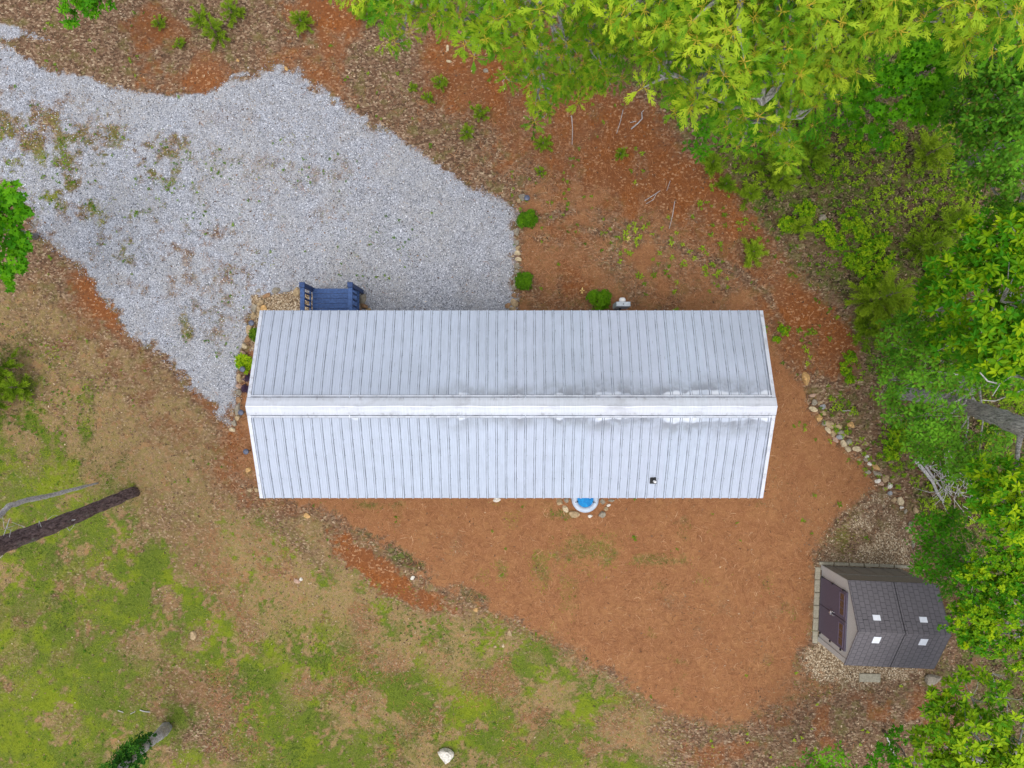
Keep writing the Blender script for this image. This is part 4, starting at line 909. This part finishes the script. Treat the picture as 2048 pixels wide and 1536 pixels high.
for px, py, r_, lb in ((1057, 441, 20, 'round clipped dark green shrub at the gravel edge, northern of the pair'), (1048, 562, 20, 'rounded loose green shrub at the gravel edge, nearer the eave')):
    mound(px, py, r_, 'round_shrub', lb, 'shrub', 'small evergreen shrubs in the straw bed', 'oval', 'evergreen', .07, 7, .5, .8, .22, 9, .25)
mound(1198, 603, 24, 'round_shrub', 'round bright green shrub against the eave beside the meter', 'shrub', 'small evergreen shrubs in the straw bed', 'oval', 'evergreen', .07, 7, .75, .8, .3, 9, .25)
mound(491, 724, 17, 'fern', 'yellow-green fern in the rock edging at the west gable', 'fern', None, 'oval', 'lime', .12, 7, .75, .6, .15, 9, .3, 1.4)
mound(512, 667, 12, 'low_plant', 'low green plant under a path light at the west eave corner', 'plant', None, 'oval', 'weed', .07, 6, .35, .6, .08, 9, .3, 1.8)
M['purple'] = leafmat('purple_leaf', (.035, .02, .035), (.09, .05, .11), trans=.1)
mound(497, 758, 8, 'purple_plant', 'dark purple plant just below the fern at the west gable', 'plant', 'purple plants at the west gable', 'oval', 'purple', .06, 6, .5, .6, .08, 9)
mound(493, 778, 8, 'purple_plant', 'dark purple plant close to the ridge end of the west gable', 'plant', 'purple plants at the west gable', 'oval', 'purple', .06, 6, .5, .6, .08, 9)
und = [(1575, 450, 22), (1610, 425, 26), (1645, 455, 22), (1670, 482, 26), (1700, 440, 30), (1722, 470, 20), (1745, 500, 34), (1760, 480, 22), (1705, 525, 22), (1740, 545, 34), (1772, 525, 20), (1735, 575, 20), (1697, 300, 9), (1640, 335, 18), (1665, 345, 12), (1420, 338, 14),
       (1690, 740, 16), (1700, 715, 14), (1697, 760, 10), (1565, 664, 13), (1550, 680, 8), (1790, 870, 40), (1780, 900, 26), (1760, 150, 20), (1720, 300, 20), (1860, 545, 20), (1790, 285, 26)]
for i, (px, py, r_) in enumerate(und):
    big_ = 'broad low' if r_ > 28 else ('small' if r_ < 15 else 'low'); 
    mound(px, py, r_, 'low_shrub', '%s lime green leafy shrub, %s from the house along the wood floor' % (big_, ORD[i]), 'shrub', 'low green shrubs on the wood floor', 'small', 'lime', .062, 5, .5, .5, .10, 2.4, .6)
# feathery pine seedlings: bottlebrush boughs round a leader
def seedling(px, py, rpx, hgt, label, group, fresh=.4, name='pine_sapling', nb=None, mat='feather', nl=None, lean=(0, 0)):
    x, y, z = G(px, py); s = (CZ - z) / KX; r = rpx * s; o = thing(name, label, 'pine sapling', (x, y, z), 0, group)
    rs = np.random.default_rng(int(px * 3 + py)); nb = nb or int(9 + r * 26); mb = MB(); mb.tube([(0, 0, -.05), (lean[0] * .5, lean[1] * .5, hgt * .5), (lean[0], lean[1], hgt)], [.02 + hgt * .006, .012, .005], 6)
    C, D, T = [], [], []
    for k in range(nb):
        a = k * 2.399 + rs.uniform(-.3, .3); f = rs.uniform(.05, 1); ln = r * (1.05 - .75 * f) * rs.uniform(.7, 1.15) + .03
        b = np.array([lean[0] * f, lean[1] * f, hgt * f * .95]); e = b + np.array([math.cos(a) * ln, math.sin(a) * ln, ln * rs.uniform(.15, .6)])
        mb.tube([b, (b + e) / 2 + np.array([0, 0, -.02]), e], [.006, .005, .003], 4)
        m = max(8, int(ln / .012)); tt_ = rs.uniform(.1, 1, m); C.append(b + (e - b) * tt_[:, None]); D.append(np.repeat((e - b)[None] / ln, m, 0)); T.append(np.clip(fresh + .4 * (tt_ - .5) + rs.normal(0, .1, m), 0, 1))
    C, D, T = np.concatenate(C), np.concatenate(D), np.concatenate(T); C = np.repeat(C, 5, 0); D = np.repeat(D, 5, 0); T = np.repeat(T, 5); n = len(C)
    Rn = rs.normal(size=(n, 3)); Rn /= np.linalg.norm(Rn, axis=1, keepdims=True); nl = nl or min(.12, .05 + r * .09)
    v, f, t_ = inst(*ndl, C, D * .8 + Rn * .75, np.array([0, 0, 1.0]) + rs.normal(0, .5, (n, 3)), rs.uniform(.6, 1.1, n) * nl, T, None, np.full(n, .0095 / nl))
    link('needles', npmesh('needles', v, f, False, {'tint': t_}), o, [M[mat]]); mb.build('stem', M['twig'], o); return o
gs = 'seedlings scattered on the bank'
for px, py, r_, h_, lb in [(408, 45, 26, .35, 'dark green seedling, westernmost of the cluster of three above the gravel'), (436, 70, 32, .5, 'largest dark green seedling, middle of the cluster of three above the gravel'), (470, 32, 30, .5, 'bright dark green seedling, easternmost of the cluster of three above the gravel'),
        (608, 52, 30, .45, 'lone wide green seedling on litter above the gravel tip'), (364, 92, 13, .2, 'tiny seedling on bare soil below the cluster of three'), (738, 38, 28, .35, 'dull green seedling at the western edge of the oak foliage'), (322, 50, 16, .2, 'faint green seedling west of the cluster of three'),
        (882, 172, 19, .4, 'upper green seedling between the gravel edge and the oak boughs'), (858, 199, 13, .25, 'small low seedling just southwest of the upper one'), (827, 178, 9, .15, 'smallest seedling between gravel and oak boughs'), (961, 231, 19, .45, 'bright upright green seedling, mid slope'),
        (935, 270, 20, .35, 'green seedling just below the bright upright one, near the gravel'), (1086, 290, 22, .2, 'sprawling olive seedling beside the straw bed corner'), (1080, 346, 10, .2, 'grey-green narrow seedling above the top path light'), (1240, 310, 14, .2, 'thin yellow-green seedling on the orange bank')]:
    seedling(px, py, r_, h_, lb, gs, .35)
gs = 'young pines at the wood edge'
for px, py, r_, h_, lb, fr in [(1498, 508, 30, .5, 'bushy bright green young pine standing alone on the red bank', .55), (1492, 396, 26, .5, 'young pine at the upper edge of the orange soil', .4), (1448, 372, 18, .3, 'dark bluish young pine left of the upper orange soil', .15), (1420, 330, 28, .4, 'olive young pine under the oak bough tips', .4),
        (1838, 318, 44, 1.3, 'light green feathery young pine alone in the clearing of the wood', .6), (1540, 335, 56, 1.4, 'dark feathery young pine below the drooping oak tip', .25), (1600, 320, 48, 1.3, 'dark feathery young pine right of the drooping oak tip', .2), (1550, 368, 30, .8, 'small feathery pine in front of the dark pair', .45),
        (1735, 600, 66, 1.8, 'large feathery light green young pine beside the bright shrub tree', .6), (1765, 650, 60, 1.6, 'feathery young pine south of the large light green one', .45), (1715, 660, 34, .8, 'low shaded young pine west of the feathery pair', .2), (1835, 500, 45, 1.2, 'thin young pine in shade above the yellow-green tree', .35),
        (1880, 455, 45, 1.2, 'thin young pine between the dark oak and the yellow-green tree', .3), (1600, 120, 50, 1.2, 'shaded young pine beneath the oak canopy', .2), (1600, 455, 20, .4, 'small fresh pine beside the lime shrubs', .6),
        (20, 735, 52, 1.5, 'dark feathery pine at the west edge of the lawn', .3), (-5, 800, 50, 1.4, 'dense dark pine cut by the west edge of the view', .2), (50, 775, 34, .7, 'low olive pine sapling by the west edge', .35), (1690, 195, 40, 1.2, 'shaded pine sapling between oak and maple', .3)]:
    seedling(px, py, r_, h_, lb, gs, fr, nl=.13)
# ------------------------------------------------------------------ trees
def tree(label, cat, base, lobes, kind, mat, size, per, dens, fresh, trunk_r=.08, bark='twig', name='tree', top=None, twigs=3, group=None, flat=.75, under=.5, spread=.3):
    """base: world (x, y); lobes: (px, py, z, r)"""
    bx, by = base; bz = float(H(np.array([bx]), np.array([by]))[0]); Lw = []
    for px, py, z, r_ in lobes:
        x, y, _ = P(px, py, z); Lw.append((x - bx, y - by, z - bz, r_))
    o = thing(name, label, cat, (bx, by, bz), 0, group)
    crown, tips = crown_mesh('crown', Lw, size, per, kind, dens, M[mat], o, fresh, flat, spread, under)
    top = top or max(l[2] for l in Lw) * .75
    cx, cy = np.mean([l[0] for l in Lw]) * .35, np.mean([l[1] for l in Lw]) * .35
    tp = [(0, 0, -.2), (cx * .25, cy * .25, top * .35), (cx * .6 + .08, cy * .6, top * .7), (cx, cy, top)]
    mb = MB(); mb.tube(tp, [trunk_r * 1.25, trunk_r, trunk_r * .8, trunk_r * .45], 10, wob=.12); mb.build('trunk', M[bark], o, True)
    mb = MB()
    for (lx, ly, lz, r_), tp_ in zip(Lw, tips):
        f = min(1, max(.3, (lz - r_ - .15 * math.hypot(lx, ly)) / top)); k = f * 3; i = min(2, int(k)); q = k - i; s0 = np.array(tp[i]) * (1 - q) + np.array(tp[i + 1]) * q
        e = np.array([lx, ly, lz - .25 * r_]); m_ = (s0 + e) / 2 + np.array([0, 0, .08 * np.linalg.norm(e - s0)]) + rng.normal(0, .05, 3)
        rr = max(.012, trunk_r * .42 * (r_ ** .5)); mb.tube([s0, m_, e], [rr, rr * .7, rr * .35], 6, wob=.15)
        for t_ in tp_[:twigs + 3]: mm = (e + t_) / 2 + rng.normal(0, .04, 3); mb.tube([e, mm, t_], [rr * .35, rr * .22, .004], 4, cap=False)
    mb.build('branch', M[bark if bark != 'bark' else 'twig'], o); return o
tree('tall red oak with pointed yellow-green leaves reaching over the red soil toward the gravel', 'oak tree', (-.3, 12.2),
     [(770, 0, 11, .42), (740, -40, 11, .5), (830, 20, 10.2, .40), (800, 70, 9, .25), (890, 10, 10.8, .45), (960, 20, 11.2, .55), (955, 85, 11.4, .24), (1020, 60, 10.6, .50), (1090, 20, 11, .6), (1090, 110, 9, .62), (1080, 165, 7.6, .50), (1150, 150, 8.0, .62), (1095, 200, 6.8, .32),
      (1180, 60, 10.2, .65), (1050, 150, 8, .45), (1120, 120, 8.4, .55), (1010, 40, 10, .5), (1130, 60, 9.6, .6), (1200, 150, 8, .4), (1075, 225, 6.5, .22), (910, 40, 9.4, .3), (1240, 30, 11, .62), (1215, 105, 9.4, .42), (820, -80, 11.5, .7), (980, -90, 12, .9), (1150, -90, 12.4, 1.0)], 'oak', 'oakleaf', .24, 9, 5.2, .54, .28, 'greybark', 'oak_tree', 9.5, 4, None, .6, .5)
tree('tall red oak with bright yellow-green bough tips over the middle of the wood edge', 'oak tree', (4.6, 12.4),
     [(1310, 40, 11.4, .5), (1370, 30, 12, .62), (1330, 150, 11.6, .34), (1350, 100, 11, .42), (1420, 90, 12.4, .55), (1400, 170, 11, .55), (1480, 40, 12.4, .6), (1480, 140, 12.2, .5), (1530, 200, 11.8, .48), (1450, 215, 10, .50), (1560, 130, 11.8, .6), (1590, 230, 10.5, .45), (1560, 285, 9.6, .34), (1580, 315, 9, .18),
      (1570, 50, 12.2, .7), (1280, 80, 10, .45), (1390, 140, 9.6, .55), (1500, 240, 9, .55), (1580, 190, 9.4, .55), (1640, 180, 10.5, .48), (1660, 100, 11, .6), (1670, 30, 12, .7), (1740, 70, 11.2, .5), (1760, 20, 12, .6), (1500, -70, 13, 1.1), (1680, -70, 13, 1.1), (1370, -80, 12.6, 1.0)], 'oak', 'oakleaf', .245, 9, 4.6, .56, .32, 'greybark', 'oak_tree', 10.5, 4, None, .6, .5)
tree('red oak with yellow-green pointed leaves filling the northeast corner', 'oak tree', (12.8, 12.0),
     [(1880, 20, 12.4, .4), (1930, 10, 12.6, .6), (1960, 60, 12.3, .40), (1930, 95, 12, .26), (2010, 20, 12.4, .55), (2060, 30, 12.5, .6), (1830, -30, 12, .6), (1990, -60, 13, 1.0)], 'oak', 'oakleaf', .27, 9, 4.0, .58, .26, 'greybark', 'oak_tree', 10, 4, None, .6, .5)
tree('small bright green tree at the lower fringe of the oak canopy beside the red bank', 'tree', (6.6, 8.1), [(1395, 240, 4.2, .5), (1450, 215, 4.6, .7), (1400, 285, 3.4, .35), (1500, 270, 4, .5), (1530, 180, 4.5, .7), (1360, 190, 4, .35)], 'oak2', 'maple', .17, 7, 3.6, .35, .06)
tree('small bright green maple-like tree in the gap between the oak and dark oak', 'tree', (10.6, 8.1), [(1800, 190, 5, .62), (1850, 140, 5.4, .7), (1850, 220, 4.6, .5), (1790, 110, 5, .6), (1870, 90, 5.6, .5), (1740, 230, 3.8, .38), (1700, 250, 3.2, .34), (1760, 270, 3, .3), (1720, 190, 3.6, .4), (1890, 190, 4.6, .35)], 'maple', 'maple', .13, 6, 4.2, .5, .07)
tree('low bright green seedling tree west of the maple-like one', 'tree', (8.9, 7.3), [(1655, 235, 2.6, .38), (1625, 265, 2.2, .36), (1670, 205, 2.8, .3), (1700, 265, 2, .28)], 'oak2', 'maple', .13, 6, 4.0, .3, .04)
tree('dark green narrow-leaved oak on the east side below the northeast corner', 'oak tree', (12.4, 6.0),
     [(1940, 130, 7, .55), (1990, 110, 7.6, .75), (2040, 90, 8, .8), (1960, 190, 6.6, .75), (2030, 210, 7.4, 1.0), (1930, 245, 6.2, .55), (1985, 290, 6.8, .85), (2050, 310, 7.4, .9), (1940, 330, 5.8, .45), (1995, 375, 6.4, .6), (2050, 400, 6.8, .6), (2080, 200, 8, 1.0)], 'oak2', 'oakdark', .125, 7, 4.0, .55, .15, 'greybark', 'oak_tree')
tree('broadleaf tree with bright yellow whorled leaf tips on the east side', 'tree', (12.6, 1.6),
     [(1960, 480, 7, .5), (2010, 500, 7.6, .8), (2060, 480, 8, .7), (1900, 550, 6.2, .42), (1950, 570, 7.2, .8), (2020, 600, 8, .95), (1880, 620, 5.8, .6), (1940, 660, 7, .8), (2010, 690, 7.6, .9), (1885, 680, 5.2, .5), (1965, 705, 6.2, .45), (2060, 700, 8, .8), (1860, 590, 5, .4), (2050, 700, 7, .5)], 'oval', 'yellow', .14, 8, 4.0, .34, .14, 'greybark', 'tree', None, 3, None, .7, .5)
tree('dense mid green oak-leaved tree around the grey trunk east of the roof', 'oak tree', (11.7, .2),
     [(1800, 690, 4.2, .62), (1840, 650, 4.6, .5), (1790, 760, 3.6, .62), (1860, 740, 5, .8), (1800, 820, 3.4, .48), (1860, 830, 4.2, .7), (1925, 745, 4.2, .6), (1985, 745, 4.2, .55), (1840, 890, 3, .5), (1900, 900, 3.6, .6), (1965, 905, 3.6, .5), (1870, 860, 3.6, .6), (2035, 770, 3.8, .5), (2000, 870, 2.6, .4), (1925, 940, 3, .45)], 'oak2', 'oakdark', .125, 7, 4.2, .62, .10, 'greybark', 'oak_tree')
tree('yellow-green tree with slender leaves south of the grey trunk', 'tree', (13.2, -3.0),
     [(1975, 950, 5.6, .45), (2035, 950, 5.8, .5), (1990, 1000, 6, .55), (2045, 1000, 6.4, .7), (2010, 1050, 6, .45), (1960, 1010, 5, .3), (2060, 1060, 6.2, .5)], 'oval', 'yellow', .125, 8, 3.4, .36, .09, 'greybark', 'tree', None, 3, None, .7, .5)
tree('dark green bushy tree just north of the shed roof', 'tree', (12.3, -4.9), [(1850, 1060, 3.2, .45), (1880, 1040, 3.4, .4), (1860, 1110, 3, .5), (1835, 1145, 2.6, .30), (1900, 1100, 3.8, .6), (1870, 1165, 2.8, .5), (1920, 1160, 3.6, .55), (1900, 1030, 3.2, .35)], 'oak2', 'maple', .13, 7, 4.0, .15, .07)
tree('lime green fine-leaved tree leaning over the shed from the east', 'tree', (13.2, -6.1), [(1950, 1150, 5, .5), (2000, 1130, 5.4, .6), (1960, 1210, 5, .5), (1925, 1240, 4.6, .42), (1985, 1270, 5, .55), (2040, 1200, 5.6, .7), (1940, 1280, 4.4, .3), (2045, 1290, 5.2, .5), (2050, 1110, 5.6, .6)], 'small', 'yellow', .085, 8, 3.4, .36, .10, 'greybark')
tree('bright yellow-green broadleaf tree in the southeast corner', 'tree', (12.3, -10.0), [(1890, 1385, 3.8, .45), (1885, 1440, 4, .55), (1930, 1360, 4, .35), (1990, 1350, 4.4, .4), (2020, 1540, 4.8, .7), (1900, 1540, 4, .6), (1950, 1400, 4.4, .5), (1950, 1470, 4.6, .7), (2020, 1400, 5, .5), (1880, 1500, 4, .5), (2030, 1480, 5, .8), (1960, 1540, 4.6, .7), (1830, 1530, 3.4, .4), (1845, 1470, 3, .3), (2060, 1360, 5, .4)], 'oval', 'lime', .15, 8, 4.2, .55, .10, 'greybark')
tree('bright green low tree cut by the bottom edge below the straw bed', 'tree', (8.4, -11.0), [(1625, 1535, 2.4, .42), (1670, 1525, 2.6, .45), (1700, 1545, 2.4, .35), (1590, 1550, 2, .3), (1650, 1580, 2.8, .6)], 'oak2', 'maple', .13, 7, 4.0, .65, .05)
tree('green shrubby tree in shade between the two southeast trees', 'tree', (10.6, -9.9), [(1770, 1500, 2, .3), (1790, 1470, 1.8, .25), (1800, 1540, 2.4, .4), (1740, 1530, 1.8, .25)], 'small', 'maple', .10, 6, 3.4, .15, .04)
tree('bright green broad-leaved tulip tree at the west edge beside the gravel', 'tree', (-13.6, 4.2), [(0, 400, 4, .42), (28, 390, 4.2, .3), (40, 420, 4, .28), (10, 460, 3.8, .45), (45, 480, 3.6, .28), (20, 520, 3.4, .40), (5, 560, 3.2, .32), (48, 505, 3.4, .25), (-40, 460, 4.2, .6)], 'maple', 'maple', .15, 6, 4.6, .5, .08, 'greybark')
tree('green compound-leaved sapling cut by the top edge left of the seedlings', 'tree', (-11.9, 10.9), [(150, 5, 2.6, .36), (185, 15, 2.5, .34), (205, -5, 2.6, .3), (145, 35, 2.2, .22), (170, -20, 3, .5)], 'oval', 'maple', .13, 9, 4.0, .45, .04)
# dense dark wood floor plants in the far east shade
# ------------------------------------------------------------------ bare trunks and branches
def bare(name, label, cat, pts, rad, mat, parent=None, n=12, wob=.12):
    """pts: (px, py, z)"""
    o = thing(name, label, cat, G(pts[0][0], pts[0][1]) if pts[0][2] <= 0.01 else P(*pts[0])); l0 = o.location.copy()
    W3 = [np.array(G(a, b) if c <= 0.01 else P(a, b, c)) - np.array(l0) for a, b, c in pts]
    Q = []; Rr = []
    for i in range(len(W3) - 1):
        k = 7
        for j in range(k): f = j / k; Q.append(W3[i] * (1 - f) + W3[i + 1] * f + (rng.normal(0, rad[i] * .05, 3) if j else 0)); Rr.append(rad[i] * (1 - f) + rad[i + 1] * f)
    Q.append(W3[-1]); Rr.append(rad[-1]); Q[0] = Q[0] - np.array([0, 0, .1 if pts[0][2] <= .01 else 0])
    mb = MB(); mb.tube(Q, Rr, n, wob=wob); mb.build('trunk' if cat != 'branch' else 'stick', M[mat], o, True); return o, Q, Rr
o, Q, Rr = bare('pine_tree', 'leaning dark-barked pine trunk crossing the lawn at the west edge', 'pine tree', [(270, 983, 0), (190, 1016, 1.5), (90, 1058, 3.4), (0, 1092, 4.7), (-160, 1150, 7.2), (-420, 1240, 9.8), (-900, 1390, 12.8)], [.155, .16, .185, .20, .19, .17, .14], 'bark', n=16, wob=.16)
mb = MB()
for k in range(14):       # flared, furrowed foot and loose vines on the bark
    i = rng.integers(8, 26); a = rng.uniform(0, 6.28); c_ = Q[i]; r_ = Rr[i]
    p0 = c_ + np.array([math.cos(a) * r_ * .9, math.sin(a) * r_ * .9, r_ * .5]); pts = [p0]
    for q in range(4): p0 = p0 + rng.normal(0, .16, 3) * np.array([1, 1, .35]) + np.array([-.05, 0, .05]); pts.append(p0)
    mb.tube(pts, [.009, .008, .007, .005, .003], 5)
mb.build('vine', M['deadwood'], o)
# its crown stands beyond the frame
tx, ty, tz = Q[-1]; lob = [(tx + a, ty + b, tz + c, r_) for a, b, c, r_ in ((0, 0, .6, 1.4), (-1.2, .6, .2, 1.1), (-.6, -1.3, 0, 1.1), (-1.5, -.8, 1, 1.2), (-.5, .4, 1.8, 1.0))]
crown_mesh('crown', lob, .22, 9, 'oval', 2.2, M['feather'], o, .3)
bare('dead_sapling', 'thin bleached leaning dead tree above the dark pine trunk at the west edge', 'dead tree', [(196, 966, 0), (150, 978, .8), (105, 990, 1.5), (55, 1000, 2.3), (18, 1012, 2.9), (-5, 1035, 3.3), (-60, 1075, 4.2)], [.025, .05, .06, .065, .07, .07, .06], 'deadwood', n=8, wob=.25)
o, Q, Rr = bare('grey_tree', 'thick grey leaning tree trunk with bare limbs emerging from foliage east of the house', 'tree', [(1800, 786, 0), (1870, 795, 1.7), (1925, 810, 2.9), (1990, 832, 4.2), (2040, 852, 5.1), (2120, 880, 6.3), (2400, 960, 9)], [.19, .18, .18, .19, .215, .18, .14], 'greybark', n=16, wob=.14)
def limb(o, pts, rad, mat='greybark', n=7):
    l0 = np.array(o.location); mb = MB(); mb.tube([np.array(P(*p)) - l0 for p in pts], rad, n, wob=.2); return mb.build('limb', M[mat], o, True)
limb(o, [(2035, 852, 5.1), (2040, 875, 5.3), (2036, 900, 5.7), (2032, 960, 6.0), (2030, 1010, 6.2)], [.09, .06, .045, .03, .015])
for pts in ([(2060, 770, 7.4), (2040, 752, 7.6), (2010, 742, 7.8), (1972, 719, 8.1)], [(2060, 758, 7.4), (2022, 752, 7.8), (2000, 768, 7.9), (1985, 792, 8)], [(2048, 778, 7.2), (2020, 790, 7.3), (1990, 802, 7.4), (1962, 800, 7.5)], [(2030, 740, 7.6), (2030, 710, 8), (2020, 690, 8.2)], [(2000, 768, 7.9), (1975, 762, 8.1), (1960, 745, 8.2)]):
    limb(o, pts, [.018, .014, .010, .005], 'deadwood', 5)
tx, ty, tz = Q[-1]; crown_mesh('crown', [(tx + .5, ty, tz + .5, 1.3), (tx + 1.2, ty - .8, tz + 1, 1.2), (tx + 1, ty + 1, tz + .4, 1.2)], .2, 8, 'oak2', 2.0, M['oakdark'], o, .5)
o, Q, Rr = bare('vine_covered_tree', 'short pale tree trunk wrapped in dark green vines at the bottom edge of the lawn', 'tree', [(332, 1456, 0), (316, 1472, .45), (296, 1487, .9), (270, 1510, 1.6), (240, 1540, 2.3), (180, 1590, 3.4)], [.17, .15, .13, .12, .11, .09], 'deadwood', n=12, wob=.18)
l0 = np.array(o.location); lob = [tuple(np.array(P(*p[:3])) - l0) + (p[3] * .8,) for p in ((300, 1476, 1.0, .22), (282, 1482, 1.3, .26), (262, 1500, 1.8, .36), (276, 1522, 1.9, .32), (245, 1520, 2.0, .36), (255, 1545, 2.2, .4), (225, 1545, 2.4, .4), (306, 1490, 1.0, .18))]
cr, _ = crown_mesh('ivy', lob, .07, 6, 'small', 6.5, M['ivy'], o, .5)
def stick(label, pts, r_=.014, mat='deadwood', name='branch', group=None):
    z0 = [G(a, b) for a, b in pts]; o = MB(); base = np.array(z0[0]); Q = [np.array(p) - base + np.array([0, 0, r_ * .8 + .02]) for p in z0]
    o.tube(Q, [r_ * (1 - .5 * i / len(Q)) for i in range(len(Q))], 6, wob=.3); ob = o.build(name, M[mat]); ob.location = base; return tag(ob, label, 'branch', group)
stick('thin straight grey branch upright on the red soil below the oak', [(1143, 232), (1145, 258), (1144, 290)], .012)
stick('curved forked grey branch below the gap in the oak canopy', [(1262, 259), (1276, 247), (1284, 238), (1283, 226), (1287, 222)], .02); stick('small loose twig beside the curved forked branch', [(1260, 246), (1272, 243)], .012)
stick('thin twig left of the curved forked branch', [(1246, 220), (1240, 245), (1233, 268)], .01); stick('slanting twig, upper of the crossed pair on the orange bank edge', [(1289, 402), (1305, 392), (1320, 382)], .013); stick('slanting twig, lower of the crossed pair on the orange bank edge', [(1292, 408), (1306, 400), (1313, 387)], .010)
stick('thin vertical twig right of the crossed pair', [(1349, 403), (1345, 430), (1338, 458)], .011); stick('short steep twig at the left rim of the bright orange soil', [(1340, 362), (1333, 382)], .010); stick('small grey twig beside the oak leaves above the seedlings', [(1024, 146), (1012, 156), (1005, 164)], .011)
stick('bleached twig on litter east of the rock line', [(1683, 822), (1696, 821), (1712, 824)], .015); stick('thin twig near the lime shrubs and grey rock', [(1582, 375), (1597, 367)], .012); stick('pale curved stick pieces in the lawn, right one', [(281, 1419), (290, 1422), (301, 1423)], .018, 'deadwood'); stick('pale curved stick pieces in the lawn, left one', [(237, 1420), (248, 1424)], .013)
stick('pale curved stick in the lawn between the other two', [(262, 1427), (272, 1422)], .010)
stick('weathered grey log beside the brush heap south of the grey trunk', [(1826, 918), (1845, 940), (1862, 962), (1872, 985), (1885, 1003)], .055, 'deadwood', 'fallen_log'); stick('second thinner log lying along the weathered grey log', [(1836, 912), (1858, 945), (1880, 975)], .035, 'deadwood', 'fallen_log')
stick('short bleached log lying between the southeast trees', [(1868, 1508), (1880, 1503), (1892, 1502)], .045, 'deadwood', 'fallen_log'); stick('grey snag branch in shade west of the southeast tree', [(1770, 1462), (1778, 1490), (1790, 1512)], .03, 'deadwood')
mb = MB(); bx_, by_, bz_ = G(1905, 960)
for k in range(70):
    a = rng.uniform(0, 6.28); c_ = rng.normal(0, .30, 2); ln = rng.uniform(.25, .8); p0 = np.array([c_[0], c_[1], rng.uniform(.02, .3)]); d_ = np.array([math.cos(a), math.sin(a), rng.uniform(-.15, .35)]); m_ = p0 + d_ * ln * .5 + rng.normal(0, .05, 3)
    mb.tube([p0, m_, p0 + d_ * ln + rng.normal(0, .06, 3)], [.010, .008, .004], 4)
o = mb.build('brush_heap', M['deadwood']); o.location = (bx_, by_, bz_); tag(o, 'tangled heap of dead grey branches under the eastern trees', 'brush heap')
# fallen pale leaves on the straw
def fallen(px, py, label, n=7, size=.11, mat='yellowleaf'):
    x, y, z = G(px, py); C = np.array([[x, y, z + .02]]); v, f, t_ = whorls(C - C, np.array([[0, 0, 1.0]]), size, n, 'oval', np.array([.7]), .05, .1); v[:, 2] += .03
    o = link('fallen_leaves', npmesh('fallen_leaves', v, f, False, {'tint': t_}), None, [M[mat]]); o.location = (x, y, z); tag(o, label, 'fallen leaves')
M['yellowleaf'] = leafmat('yellow_fallen_leaf', (.55, .36, .10), (.85, .66, .26), (.8, .6, .25), .1)
fallen(1256, 478, 'pale yellow fallen leaf spray on the straw above the meter'); fallen(1164, 582, 'pale fallen leaf spray on the straw left of the round shrub by the meter', 5, .09)
